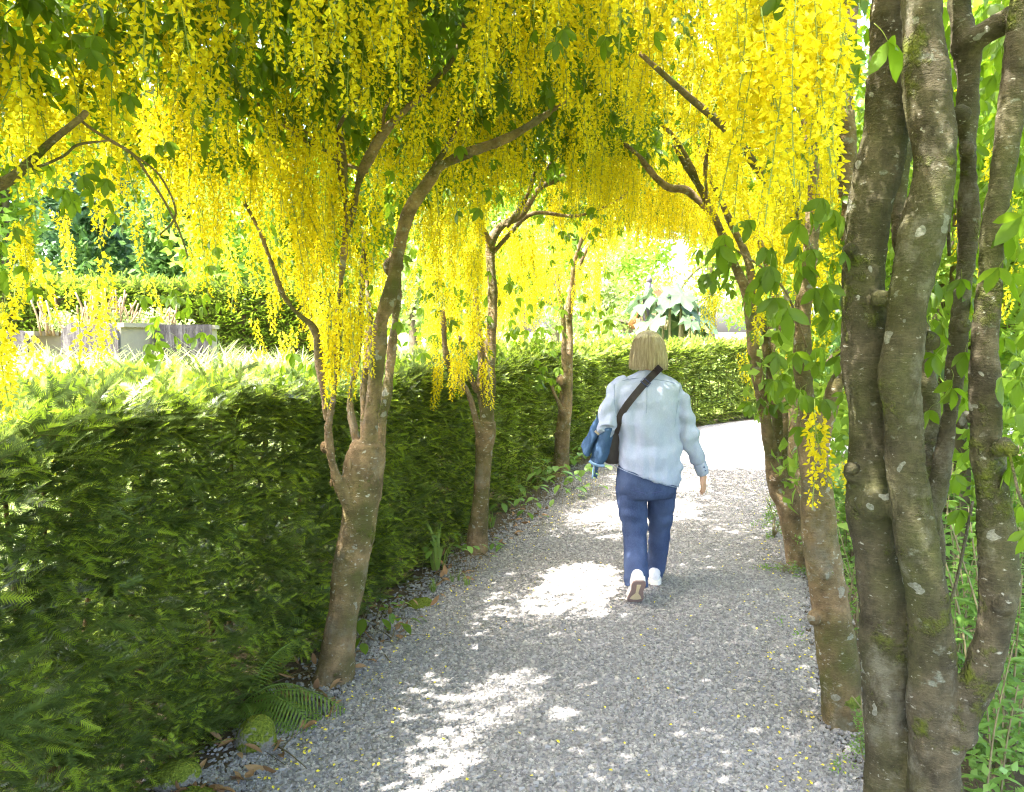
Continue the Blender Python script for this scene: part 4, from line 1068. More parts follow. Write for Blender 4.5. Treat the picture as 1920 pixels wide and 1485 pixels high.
stone_planter("stone_planter", P(115, 660, Yp), P(222, 660, Yp), 1.1, .70, 1.72, "grey stained stone planter with a double arched front, spiky stems growing above", True)
stone_planter("stone_planter", P(300, 660, 9.8), P(398, 660, 10.0), 1.6, .70, 1.70, "long flat-topped stone planter behind the hanging leaf spray", False)
stone_planter("stone_planter", P(-10, 660, 9.3), P(52, 660, 9.3), .9, .70, 1.62, "small dark stone planter half hidden by the hanging flowers at the left", True)
def stem_plant(px, Y, z, n, label, spread=.5, h=(.25, .45)):
    c = P(px, 600, Y); root = empty("cut_back_shrub", (c[0], c[1], z), label, "shrub")
    m = MB()
    for k in range(n):
        a = rng.uniform(0, 6.28); r = spread * rng.random() ** .5; b = np.array([c[0] + r * math.cos(a), c[1] + r * .6 * math.sin(a), z - .1])
        e = b + np.array([rng.normal(0, .08) + .12 * math.cos(a), rng.normal(0, .08), rng.uniform(*h) + .1])
        m.tube([b, (b + e) / 2 + rng.normal(0, .015, 3), e], [.014, .012, .010], 5, 0, 2)
    o = m.build("cut_stems", M['cutwood'], root); tag(o, None, None, None, 'stuff')
    q = np.stack([c[0] + rng.normal(0, spread * .5, 70), c[1] + rng.normal(0, spread * .35, 70), z + np.abs(rng.normal(0.03, .08, 70))], 1)
    scatter("leafage", q, random_euler(70), rng.uniform(.2, .38, 70), clumps['pale'], root)
stem_plant(150, 9.6, 1.66, 34, "bushy pale shrub with upright cut stems in the double arched planter", .55, (.18, .42))
stem_plant(195, 9.5, 1.66, 16, "stiff fan of bare cut stems at the right of the double arched planter", .22, (.25, .5))
stem_plant(285, 10.3, 1.66, 16, "thin bare cut stems at the left end of the flat-topped planter", .35, (.15, .4))

# rough sunlit growth just beyond the hedge
n = 2600
s = rng.uniform(.95, 6.5, n); i = rng.integers(2, i_mid + 40, n)
q = HLs[i] - HN[i] * s[:, None]; q = np.c_[q, land_z(q[:, 0], q[:, 1])]
pr = project(q + np.array([0, 0, .5])); keep = (q[:, 0] < x_left(q[:, 1]) - .5) & ~((pr[:, 1] < 660) & (pr[:, 0] < 460)); q = q[keep]
rot = np.zeros((len(q), 3)); rot[:, 2] = rng.uniform(0, 6.28, len(q))
scatter("meadow_grass", q, rot, rng.uniform(.8, 2.0, len(q)), meadow, None, label="tall sun-bleached grass and flowers growing behind the hedge")
n = 420
s = rng.uniform(1.0, 5.5, n); i = rng.integers(2, i_mid + 20, n)
q = HLs[i] - HN[i] * s[:, None]; q = np.c_[q, land_z(q[:, 0], q[:, 1]) + rng.uniform(.1, .4, n)]
pr = project(q); q = q[~((pr[:, 1] < 690) & (pr[:, 0] < 460))]; n = len(q)
scatter("wild_undergrowth", q, random_euler(n), rng.uniform(.6, 1.1, n), clumps['pale'], None, label="pale sunlit undergrowth between the hedge and the planters")

# ------------------------------------------------------------------ trees and shrubs beyond
def leafy_tree(name, cat, loc, size, lift, mat, n, label, trunk=True, cs=(.8, 1.5), group=None, lobes=11, core=None):
    root = empty(name, loc, label, cat, group); loc = np.array(loc, float)
    size = np.array(size, float); top = loc + np.array([0, 0, lift])
    ctr = [top + rng.normal(0, .42, 3) * size for _ in range(lobes)]; rr = [rng.uniform(.35, .62) for _ in range(lobes)]
    ps = []
    for _ in range(n):
        j = rng.integers(0, lobes); d = rng.normal(0, 1, 3); d /= np.linalg.norm(d)
        ps.append(ctr[j] + d * size * rr[j] * rng.random() ** .35)
    ps = np.array(ps); ps = ps[ps[:, 2] > loc[2] + .1]
    scatter("crown", ps, random_euler(len(ps)), rng.uniform(*cs, len(ps)), clumps[mat], root)
    if trunk:
        m = MB(); h = lift
        m.tube([loc - np.array([0, 0, .2]), loc + np.array([.05, 0, h * .4]), loc + np.array([-.05, .05, h])], [.03 + .035 * lift, .03 + .026 * lift, .04], 8, 0, 3, .06)
        for j in range(5):
            m.tube([loc + np.array([0, 0, h * rng.uniform(.4, .9)]), (loc + np.array([0, 0, h]) + ctr[j]) / 2, ctr[j]], [.02 + .012 * lift, .02 + .008 * lift, .012], 6, 0, 3)
        o = m.build("trunk", M['bark_far'], root)
    return root
def at(px, Y): p = P(px, 620, Y); return (p[0], p[1], float(land_z(np.array([p[0]]), np.array([p[1]]))[0]))
bg = [(1150, 29, (1.8, 1.5, 2.6), 3.6, 'far_lime', 180, "small rounded tree left of the shed in the far garden"),
      (-120, 21, (2.8, 2.2, 3.4), 4.2, 'far_blue', 620, "dark bluish tree behind the clipped hedge at the far left"),
      (150, 22, (2.2, 2.0, 3.2), 3.6, 'far_blue', 560, "dark bluish-green tree rising straight behind the stone planters"),
      (330, 20, (1.8, 1.6, 2.4), 2.8, 'far_mid', 420, "mid green bushy tree behind the hanging leaf spray"),
      (240, 26, (3.0, 2.0, 3.6), 5.6, 'far_lime', 560, "bright lime-green tree above the dark one behind the planters"),
      (20, 17, (1.4, 1.4, 2.0), 4.6, 'far_lime', 300, "bright lime-green tree seen under the broken branch"),
      (520, 19, (2.0, 1.8, 2.8), 3.4, 'far_lime', 440, "lime-green tree behind the forked laburnum"),
      (690, 23, (2.2, 1.8, 3.0), 3.8, 'far_lime', 440, "yellow-green tree between the forked and the straight laburnum"),
      (880, 27, (2.8, 2.4, 3.6), 4.4, 'far_lime', 480, "pale lime tree far behind the straight-trunked laburnum"),
      (1040, 34, (3.2, 2.6, 4.2), 5.6, 'far_lime', 460, "sunlit tree behind the slimmest laburnum"),
      (1330, 36, (3.2, 2.6, 4.0), 6.4, 'far_lime', 460, "sunlit tree above the big-leaved plant in the far garden"),
      (1480, 26, (2.6, 2.2, 3.8), 4.6, 'far_lime', 480, "lime-green tree beyond the bend of the path")]
for px, Yb, sz, lift, mt, n, lab in bg:
    leafy_tree("garden_tree", "tree", at(px, Yb), sz, lift, mt, n, lab, True, (1.2, 2.3), "trees beyond the hedges")
bushes = [(1730, 5.6, (.6, .7, .9), .8, 'herb', 110, "leafy green shrub behind the leaning trunk on the right"),
          (1790, 4.6, (.9, .8, 1.5), 1.9, 'far_lime', 170, "bright shrub seen between the old tree's stems"),
          (1950, 4.4, (1.0, .9, 1.7), 2.2, 'far_lime', 200, "bright shrub at the right edge beyond the old tree"),
          (1700, 8.0, (1.8, 1.3, 2.2), 2.3, 'far_mid', 280, "mid green shrub deeper in the bed on the right"),
          (2050, 8.0, (2.0, 1.5, 2.6), 2.8, 'far_lime', 260, "tall lime shrub at the back of the right bed"),
          (1640, 11, (.9, .9, 1.8), 1.6, 'far_mid', 170, "rounded shrub beyond the bend on the right"),
          (1850, 12, (2.6, 1.8, 3.8), 4.4, 'far_lime', 380, "tall yellow-green tree behind the right bed"),
          (2250, 7, (2.0, 1.4, 3.4), 3.6, 'far_lime', 180, "dense shrub at the far right end of the bed")]
for px, Yb, sz, lift, mt, n, lab in bushes:
    p = P(px, 620, Yb); leafy_tree("garden_shrub", "shrub", (p[0], p[1], 0), sz, lift, mt, n, lab, True, (.45, .85) if Yb < 7 else (.8, 1.4), "shrubs right of the path", 9)

# far garden seen through the arch
def gunnera(px, py, Yg, n, r, label, mat):
    c = P(px, py, Yg); root = empty("big_leaf_plant", (c[0], c[1], 0), label, "plant")
    for k in range(n):
        a = 2 * math.pi * k / n + rng.uniform(-.3, .3); d = np.array([math.cos(a), math.sin(a), 0]); hub = np.array([c[0], c[1], c[2] + rng.uniform(-.45, .45)]) + d * r * rng.uniform(.4, 1.9)
        s = np.array([-d[1], d[0], 0]); rings = []; V = [hub]; nn = 22; rad = r * rng.uniform(.4, .85)
        for i in range(nn):
            q = i / nn * 2 * math.pi; rr = rad * (1 + .24 * math.sin(5 * q + k) + .14 * math.sin(11 * q + 2 * k))
            V.append(hub + d * rr * math.cos(q) + s * rr * math.sin(q) + np.array([0, 0, -.75 * rr * math.cos(q) - .2 * rr + .09 * math.sin(7 * q)]))
        m = MB(); m.add(np.array(V), [(0, 1 + i, 1 + (i + 1) % nn) for i in range(nn)])
        lf = m.build("leaf", M[mat], root)
        m = MB(); m.tube([np.array([c[0], c[1], 0]), (np.array([c[0], c[1], 0]) + hub) / 2 + d * .1, hub - np.array([0, 0, .01])], [.045, .035, .025], 6, 0, 3); m.build("stalk", M['herbstem'], root)
gunnera(1262, 590, 17.0, 16, .5, "plant with huge grey-green leaves in the bright garden beyond the hedge", 'gunnera')
gunnera(1225, 590, 20.0, 8, .45, "reddish large-leaved plant beside the grey-green one in the far garden", 'copper')
c = P(1178, 612, 24.0)
shed = empty("garden_shed", (c[0], c[1], 0), "small wooden shed with a sloping roof and green door in the far garden", "shed")
x0, x1, y0, y1 = c[0] - .75, c[0] + .75, c[1], c[1] + 1.4
for k in range(10):
    m = MB(); xa = x0 + .15 * k; m.box((xa + .004, y0, 0), (xa + .146, y0 + .03, 1.62 + .028 * (9 - k))); 
    m.build("wall_board", M['shedwood'], shed, False)
m = MB(); m.box((x0, y0 + .033, 0), (x1, y1, 1.55)); m.build("shed_body", M['shedwood'], shed, False)
m = MB(); m.box((x0 + .28, y0 - .035, .05), (x0 + .86, y0 - .003, 1.55)); d = m.build("door", M['green_paint'], shed, False)
m = MB(); m.tube([(x0 + .80, y0 - .04, .8), (x0 + .80, y0 - .07, .86), (x0 + .80, y0 - .04, .92)], .012, 6, 0, 3); m.build("handle", M['strap'], d)
m = MB(); m.add([(x0 - .35, y0 - .3, 2.08), (x1 + .35, y0 - .3, 1.62), (x1 + .35, y1 + .2, 1.62), (x0 - .35, y1 + .2, 2.08), (x0 - .35, y0 - .3, 2.15), (x1 + .35, y0 - .3, 1.69), (x1 + .35, y1 + .2, 1.69), (x0 - .35, y1 + .2, 2.15)], [(3,2,1,0),(4,5,6,7),(0,1,5,4),(1,2,6,5),(2,3,7,6),(3,0,4,7)])
m.build("roof", M['shedroof'], shed, False)
c = P(1206, 620, 17.5); post = empty("timber_post", (c[0], c[1], 0), "tall tapering mauve-grey post standing above the walker's head in the far garden", "post")
m = MB(); m.tube([(c[0], c[1], 0), (c[0] + .01, c[1], 1.4), (c[0] + .06, c[1], 2.2), (c[0] + .12, c[1], 2.75)], [.14, .13, .09, .05], 8, 0, 3); m.build("shaft", M['mauve'], post)
m = MB(); m.tube([(c[0] + .12, c[1], 2.72), (c[0] + .13, c[1], 2.86)], [.07, .03], 8, 0, 1); m.build("cap", M['mauve'], post)
for px, Yb, sz, lab in [(1120, 21, (1.2, 1.0, .9), "pale flowering bush left of the shed, bleached by sun"), (1195, 15.5, (.6, .5, .5), "low white-flowered bush just beyond the far hedge"), (1250, 26, (2.2, 1.4, 1.6), "large pale bush behind the big-leaved plants"), (980, 19, (1.8, 1.2, 1.4), "bleached pale shrub behind the hedge between two laburnums"), (770, 14, (1.4, 1.0, 1.2), "pale sunlit shrub behind the hedge right of the forked laburnum")]:
    p = at(px, Yb); leafy_tree("pale_bush", "bush", p, sz, sz[2] + .5, 'pale', 130, lab, True, (.7, 1.3), "pale bushes in the sunny garden", 8)

# ------------------------------------------------------------------ right bed: upright leafy herbs
def herb_mesh(k):
    r = np.random.default_rng(1200 + k); m = MB()
    for s in range(3):
        b = r.normal(0, .05, 3) * np.array([1, 1, 0]); h = r.uniform(.45, .85); lean = r.normal(0, .12, 2)
        def ax(t): return b + np.array([lean[0] * t * t * h, lean[1] * t * t * h, h * t])
        m.tube([ax(0), ax(.5), ax(1)], [.0045, .0035, .002], 4, 1, 3)
        nl = int(h * 34)
        for i in range(nl):
            t = .12 + .88 * i / nl; a = i * 2.4 + r.uniform(-.4, .4); d = np.array([math.cos(a), math.sin(a), r.uniform(.1, .9)])
            leaflet(m, ax(t), d, np.array([0, 0, 1.]), r.uniform(.07, .13) * (1.1 - .5 * t), .022, 0, .3, .35, True)
    return m.mesh("herb", [M['herb'], M['herbstem']], True)
herbs = [herb_mesh(k) for k in range(5)]
k = 0
for i in range(70):
    yy_ = rng.uniform(2.0, 5.4); xx_ = float(x_right(np.array([yy_]))[0]) + rng.uniform(.45, 1.7)
    q = project([xx_, yy_, .3])[0]
    if not (1560 < q[0] < 1990) or np.hypot(xx_ - 1.25, yy_ - 2.3) < .28 or k >= 40: continue
    o = bpy.data.objects.new("border_herb", herbs[k % 5]); COL.objects.link(o); o.location = (xx_, yy_, 0); o.rotation_euler = (0, 0, rng.uniform(0, 6.28)); s = rng.uniform(.75, 1.25); o.scale = (s, s, s); k += 1
    tag(o, "leafy green herb with narrow upright leaves in the bed right of the path", "plant", "upright herbs in the right bed")
n = 900
yy = rng.uniform(1.8, 8, n); xx = x_right(yy) + .28 + rng.random(n) ** .8 * 2.2
q = np.stack([xx, yy, rng.uniform(0.0, .16, n)], 1); q = q[np.hypot(q[:, 0] - 1.25, q[:, 1] - 2.3) > .2]
scatter("ground_cover", q, random_euler(len(q)), rng.uniform(.18, .42, len(q)), clumps['herb'], None, label="mixed low green ground cover in the bed right of the path")
def feathery(px, py, Y0, n, label, mat='far_mid', sp=(.12, .12), h=.3, sc=(.10, .2)):
    g = G(px, py); root = empty("feathery_plant", (g[0], g[1], 0), label, "plant")
    q = np.stack([g[0] + rng.normal(0, sp[0], n), g[1] + rng.normal(0, sp[1], n), np.abs(rng.normal(h * .5, h * .4, n))], 1)
    scatter("leaves", q, random_euler(n), rng.uniform(*sc, n), clumps[mat], root)
    m = MB()
    for _ in range(7):
        m.tube([(g[0], g[1], 0), (g[0] + rng.normal(0, .04), g[1] + rng.normal(0, .04), h * .6), (g[0] + rng.normal(0, .1), g[1] + rng.normal(0, .1), h * 1.3)], [.004, .003, .002], 4, 0, 2)
    tag(m.build("stems", M['herbstem'], root), None, None, None, 'stuff')
feathery(1600, 1230, 0, 70, "fine-leaved green plant right behind the leaning laburnum's foot", 'herb', (.10, .25), .5)
feathery(1600, 1000, 0, 60, "soft grey-green plant in the bed between leaning and old laburnum", 'far_mid', (.15, .4), .6)
feathery(1890, 1440, 0, 50, "soft green weed by the curved stem of the old laburnum", 'herb', (.12, .15), .25, (.12, .25))
feathery(1640, 1455, 0, 34, "small weed at the foot of the old laburnum beside the gravel", 'herb', (.06, .08), .22, (.06, .12))
feathery(1450, 1010, 0, 34, "little bush of oval leaves at the path edge before the crooked laburnum", 'herb', (.06, .08), .26, (.08, .15))
feathery(1478, 1075, 0, 20, "flat weed rosette at the path edge by the crooked laburnum's foot", 'herb', (.12, .07), .05, (.07, .13))

# ------------------------------------------------------------------ strip between hedge and path
def fern(px, py, label, frs):
    g = G(px, py); root = empty("fern", (g[0], g[1], 0), label, "fern")
    for a, ln, rise, arch in frs:
        d = np.array([math.cos(a), math.sin(a), 0]); m = MB(); n = 30; prev = None; pts = []
        for i in range(n + 1):
            t = i / n; pts.append(np.array([g[0], g[1], .02]) + d * ln * (t * .9) + np.array([0, 0, rise * t - arch * t * t]))
        m.tube(pts[::4] + [pts[-1]], [.003] * 7 + [.0012] * (len(pts[::4]) + 1 - 7), 4, 0, 2)
        s = np.cross(d, [0, 0, 1.]); 
        for i in range(3, n):
            t = i / n; tg = pts[i + 1] - pts[i]; tg /= np.linalg.norm(tg); pl = ln * .27 * math.sin(math.pi * min(1, t * .82 + .14)) ** .8
            for sg in (-1, 1):
                dd = s * sg + tg * .35 - np.array([0, 0, .25]); up = np.cross(tg, s * sg) * sg; up = up if up[2] > 0 else -up
                b = pts[i]; dd /= np.linalg.norm(dd); w = ln / n * .36
                k6 = 8; L_, R_ = [], []
                for j in range(k6 + 1):
                    q = j / k6; c = b + dd * pl * q - np.array([0, 0, .12 * pl * q * q]); wj = w * (1 - q) ** .6 * (1.0 if j % 2 else .5)
                    L_.append(c + tg * wj); R_.append(c - tg * wj)
                m.add(np.array(L_ + R_), [(j, j + 1, k6 + 2 + j, k6 + 1 + j) for j in range(k6)])
        m.build("frond", M['fern'], root)
fern(448, 1335, "green fern arching over a mossy stone at the foot of the hedge",
     [(-.25, .52, .34, .42), (-.05, .54, .36, .38), (-.6, .46, .26, .34), (-.42, .50, .40, .46), (.30, .34, .30, .28), (-1.0, .34, .28, .30), (.9, .34, .42, .22), (2.6, .30, .34, .24), (-1.6, .28, .24, .24)])
fern(470, 1240, "single upper fern tuft growing out of the hedge face", [(-.1, .32, .52, .32), (.5, .3, .5, .3), (-.7, .26, .42, .28)])
def rock(px, py, Yo, r, label, mat):
    g = G(px, py); m = MB(); c = np.array([g[0], g[1], r[2] * .45]); m.ball(c, r, 0, 12, 8)
    me = remeshed(m.mesh("x", M[mat]), min(r) / 9, 1, "rock"); co = get_co(me); no = get_no(me)
    set_co(me, co + no * (vnoise(co, 9, px) * r[0] * .28 + vnoise(co, 60, 3) * .004)[:, None]); me.materials.clear(); me.materials.append(M[mat])
    o = link("mossy_rock", me); tag(o, label, "rock")
rock(478, 1400, 0, (.085, .07, .085), "moss-covered rock below the fern fronds at the gravel edge", 'mossrock')
rock(330, 1470, 0, (.09, .07, .06), "mossy low stone half under the hedge sprays", 'mossrock')
rock(370, 1500, 0, (.07, .06, .03), "flat mossy stone at the very bottom of the verge", 'mossrock')
rock(790, 1135, 0, (.07, .10, .025), "flat yellow-green moss cushion at the path edge right of the forked trunk", 'mossrock')
# dead leaves lying on the soil, pieces of the setting
dm = []
for k in range(5):
    m = MB(); r = np.random.default_rng(40 + k)
    leaflet(m, np.zeros(3), np.array([1., 0, .1]), np.array([0, 0, 1.]), 1.0, .40, 0, r.uniform(-.1, .8), r.uniform(-.7, .7), True)
    dm.append(m.mesh("dead_leaf", M['dead'], True))
k = 0
while k < 230:
    yy_ = 2.3 + 4.5 * rng.random() ** 1.6; xl = float(x_left(np.array([yy_]))[0]); xx_ = xl - abs(rng.normal(.05, .22)) + .05
    o = bpy.data.objects.new("dead_leaf", dm[k % 5]); COL.objects.link(o); o.parent = soil_o
    o.location = (xx_, yy_, .018 + rng.uniform(0, .02)); o.rotation_euler = (rng.normal(0, .35), rng.normal(0, .3), rng.uniform(0, 6.28)); s = rng.uniform(.03, .085); o.scale = (s, s, s); k += 1
m0 = []
for k in range(3):
    m = MB(); m.tube([(0, 0, 0), (.4, .05 * (k - 1), .02), (1, -.04, 0)], [.012, .010, .006], 5, 0, 3); m0.append(m.mesh("fallen_twig", M['twig']))
for k in range(46):
    yy_ = 2.4 + 4 * rng.random() ** 1.4; xl = float(x_left(np.array([yy_]))[0]); o = bpy.data.objects.new("fallen_twig", m0[k % 3]); COL.objects.link(o); o.parent = soil_o
    o.location = (xl - abs(rng.normal(.0, .2)) + .08, yy_, .02); o.rotation_euler = (0, rng.normal(0, .1), rng.uniform(0, 6.28)); s = rng.uniform(.08, .28); o.scale = (s, s, s)
# little plants along the verge
def broad_plant(px, py, n, size, h, label, sp=.1, mat='herb'):
    g = G(px, py); root = empty("verge_plant", (g[0], g[1], 0), label, "plant")
    for k in range(n):
        a = rng.uniform(0, 6.28); b = np.array([g[0] + rng.normal(0, sp), g[1] + rng.normal(0, sp), 0]); hh = h * rng.uniform(.4, 1.1)
        tip = b + np.array([math.cos(a) * .05, math.sin(a) * .05, hh]); m = MB(); sz = size * rng.uniform(.7, 1.25)
        leaflet(m, tip, np.array([math.cos(a), math.sin(a), rng.uniform(-.6, .2)]), np.array([0, 0, 1.]), sz, sz * .62, 0, .2, .35, True)
        m.tube([b, (b + tip) / 2, tip], .0016, 3, 1, 2); m.build("leaf", [M[mat], M['herbstem']], root)
broad_plant(700, 1215, 16, .075, .16, "dark ivy-like leaves beside the forked trunk's foot", .09, 'leaf')
broad_plant(720, 1160, 12, .06, .10, "small broad leaves on the verge just past the forked trunk", .09)
broad_plant(905, 1030, 14, .06, .10, "low leaves round the foot of the straight-trunked laburnum", .12)
broad_plant(830, 1060, 22, .07, .22, "leafy weed against the hedge before the straight-trunked laburnum", .16)
broad_plant(1030, 925, 70, .11, .28, "clump of broad-leaved plants at the foot of the slimmest laburnum", .30)
broad_plant(1085, 880, 36, .11, .25, "broad-leaved clump spilling onto the gravel past the slimmest laburnum", .28)
broad_plant(960, 965, 30, .08, .16, "low leafy strip between the second and slimmest laburnum", .3)
def tuft_at(px, py, n, label, h):
    g = G(px, py); root = empty("grass_tuft", (g[0], g[1], 0), label, "grass")
    q = np.stack([g[0] + rng.normal(0, .08, n), g[1] + rng.normal(0, .10, n), np.zeros(n)], 1); r = np.zeros((n, 3)); r[:, 2] = rng.uniform(0, 6.28, n)
    scatter("blades", q, r, rng.uniform(.6, 1.1, n) * h / .25, tufts, root)
tuft_at(830, 1098, 6, "low grass tuft at the path edge between two laburnums", .11)
tuft_at(785, 1075, 2, "few thin grass stalks leaning against the hedge", .34)
tuft_at(905, 985, 8, "short grass beside the straight trunk", .14)
tuft_at(1530, 1080, 8, "short grass by the leaning trunk on the right", .14)
# ------------------------------------------------------------------ the walker, seen from behind
YW = 4.62
S_W = YW / FPX
foot_r = P(1228, 1106, 4.80)
person = empty("person", (P(1212, 1110, YW)[0], YW, 0), "woman in pale blue denim shirt and dark jeans walking away along the gravel path", "person")
def oval(cx, py, hw, hd, Yc=YW, n=32, tilt=0.0, ex=2.2, lean=0.0):
    c = P(cx, py, Yc); a = np.arange(n) / n * 2 * math.pi
    ca, sa = np.cos(a), np.sin(a)
    x = np.sign(ca) * np.abs(ca) ** (2 / ex) * hw * S_W; y = np.sign(sa) * np.abs(sa) ** (2 / ex) * hd
    return np.stack([c[0] + x, c[1] + y, c[2] - tilt * x + lean * y], 1)
def pts(spec): return np.array([P(a, b, Y) for a, b, Y in spec])
# joints
NECK = P(1218, 690, 4.64); SH_L = P(1160, 724, 4.62); SH_R = P(1262, 728, 4.64); EL_L = P(1141, 800, 4.57); WR_L = P(1128, 826, 4.80)
EL_R = P(1290, 804, 4.60); WR_R = P(1317, 884, 4.66)
HIP_L = P(1185, 898, 4.62); HIP_R = P(1243, 900, 4.64); KN_L = P(1189, 994, 4.60); KN_R = P(1240, 990, 4.74); AN_L = P(1194, 1092, 4.42); AN_R = P(1229, 1086, 4.80)
# body: one continuous skin
m = MB()
m.loft([oval(1216, 905, 44, .10), oval(1215, 880, 52, .12), oval(1215, 830, 46, .11), oval(1215, 780, 46, .10), oval(1214, 740, 50, .10), oval(1215, 716, 44, .075), oval(1217, 704, 22, .06, 4.64), oval(1217, 690, 17, .055, 4.65), oval(1216, 672, 17, .055, 4.66)])
m.ball(P(1215, 655, 4.67), (.072, .092, .105), 0, 20, 14)                     # skull
m.ball(P(1215, 674, 4.71), (.055, .06, .05), 0, 14, 10)                       # jaw
m.ball(P(1215, 664, 4.772), (.013, .02, .022), 0, 10, 8)                      # nose
m.ball(P(1215, 676, 4.762), (.024, .012, .010), 0, 10, 6)                     # lips
for sx in (-1, 1):
    m.ball(P(1215 + sx * 23.5, 660, 4.675), (.012, .022, .032), 0, 8, 8)      # ears
    m.ball(P(1215 + sx * 9, 652, 4.755), (.018, .012, .008), 0, 8, 6)         # brows
m.tube([SH_L + [.03, 0, 0], SH_L, (SH_L + EL_L) / 2, EL_L], [.045, .042, .036, .032], 12, 0, 4)
m.tube([EL_L, (EL_L + WR_L) / 2, WR_L], [.032, .030, .024], 12, 0, 4)
m.tube([SH_R - [.03, 0, 0], SH_R, (SH_R + EL_R) / 2, EL_R, (EL_R + WR_R) / 2, WR_R], [.045, .042, .036, .031, .030, .024], 12, 0, 4)
for a, b, c in ((HIP_L, KN_L, AN_L), (HIP_R, KN_R, AN_R)):
    m.tube([a + [0, 0, .05], a, (a + b) / 2, b, (b * .6 + c * .4), c], [.085, .085, .07, .052, .052, .034], 14, 0, 4)
def hand(wrist, palm_end, fingers, thumb):
    """palm as a flat loft, each finger a chain of its own"""
    side = np.array([0.55, 0.83, 0]); ax = palm_end - wrist; n = 5
    nrm = np.cross(ax, side); nrm /= np.linalg.norm(nrm)
    rings = []
    for t, w, th in ((0, .024, .018), (.25, .027, .017), (.6, .036, .016), (1.0, .037, .014), (1.08, .030, .009)):
        c = wrist + ax * t; a = np.arange(12) / 12 * 2 * math.pi
        rings.append(c + np.outer(np.cos(a) * w, side) + np.outer(np.sin(a) * th, nrm))
    m.loft(rings)
    for k, ln in enumerate(fingers):
        b = palm_end + side * (.0285 - .019 * k) - ax * .06; d = ax / np.linalg.norm(ax); cl = np.array([-.35, .25, 0]) * (1 + .15 * k)
        p1 = b + d * ln * .45; p2 = p1 + (d + cl * .5) * ln * .30; p3 = p2 + (d + cl) * ln * .27
        m.tube([b - d * .02, b, p1, p2, p3], [.0085, .009, .0085, .0078, .006], 8, 0, 3)
    b = wrist + ax * .28 + side * .026; d = ax / np.linalg.norm(ax)
    m.tube([b - side * .012, b + side * .012 + d * .015, b + side * .022 + d * .042 - nrm * .006, b + side * .020 + d * .068 - nrm * .01], [.012, .0115, .010, .007], 8, 0, 3)
hand(WR_R + [.002, 0, .0], WR_R + np.array([.012, .02, -.085]), (.070, .078, .072, .056), True)
hand(WR_L, WR_L + np.array([.03, .085, -.015]), (.070, .078, .072, .056), True)
me = remeshed(m.mesh("body", M['skin']), .0052, 2, "body"); me.materials.clear(); me.materials.append(M['skin'])
link("body", me, person)
for sx in (-1, 1):
    m = MB(); m.ball(P(1215 + sx * 9, 658, 4.752), .0105, 0, 10, 8); m.ball(P(1215 + sx * 9, 658, 4.7605), (.0045, .003, .0045), 1, 8, 6)
    m.build("eye", [M['eye'], M['strap']], person)

# hair: a straight bob with strands
m = MB(); n = 64; rings = []
spec = [(619, 4, .02), (621, 13, .045), (626, 20, .07), (634, 26, .092), (645, 30, .107), (658, 32.5, .113), (670, 34.5, .114), (680, 36, .112), (688, 35.5, .106), (692, 32, .09), (690.5, 27, .08)]
for k, (py, hw, hd) in enumerate(spec):
    r = oval(1215.5, py, hw, hd, 4.655, n, 0, 2.1); c = r.mean(0); a = np.arange(n) / n * 2 * math.pi
    w = min(1, k / 5)
    g = 1 + w * (.030 * np.sin(9 * a + .6 * k * .3) + .022 * np.sin(17 * a + 1.3) + .018 * np.sin(31 * a + 2.0) + rng.normal(0, .006, n))
    r = c + (r - c) * g[:, None]
    if k >= 8: r[:, 2] += .010 * np.sin(13 * a) + .006 * np.sin(29 * a) + .02 * np.clip(np.sin(a), 0, 1)
    front = np.clip((np.sin(a) - .35) / .5, 0, 1) * (1 if k >= 4 else 0)      # open in front of the face
    r[:, 1] -= front * (.075 if k > 3 else 0)
    rings.append(r)
m.loft(rings, 0, True)
hc = Vector(P(1215.5, 655, 4.655))
hm = m.mesh("hair", M['hair']); co = get_co(hm) - np.array(hc); set_co(hm, co)
ho = bpy.data.objects.new("hair", hm); COL.objects.link(ho); ho.parent = person; ho.location = hc - Vector(person.location)
sd = ho.modifiers.new("sub", 'SUBSURF'); sd.levels = 1; sd.render_levels = 1
m = MB()
for k in range(420):                                         # loose strands over the bob
    a = rng.uniform(math.pi * 1.0, math.pi * 2.0); ph = rng.normal(0, .05); q = []
    for py, hw, hd in ((624, 17, .06), (640, 29.3, .105), (658, 33.4, .117), (676, 36.2, .117), (690 + rng.uniform(-3, 3), 36, .110)):
        o = oval(1215.5, py, hw, hd, 4.655, 4); c = P(1215.5, py, 4.655); aa = a + ph * (py - 640) / 50
        q.append(c + np.array([math.cos(aa) * hw * S_W, math.sin(aa) * hd, 0]) * rng.uniform(.985, 1.02))
    m.tube(q, [.0006, .0009, .0009, .0008, .0004], 3, 0, 3)
so_ = m.mesh("strands", M['hair']); set_co(so_, get_co(so_) - np.array(hc))
s_ = bpy.data.objects.new("strands", so_); COL.objects.link(s_); s_.parent = ho; s_["kind"] = "stuff"

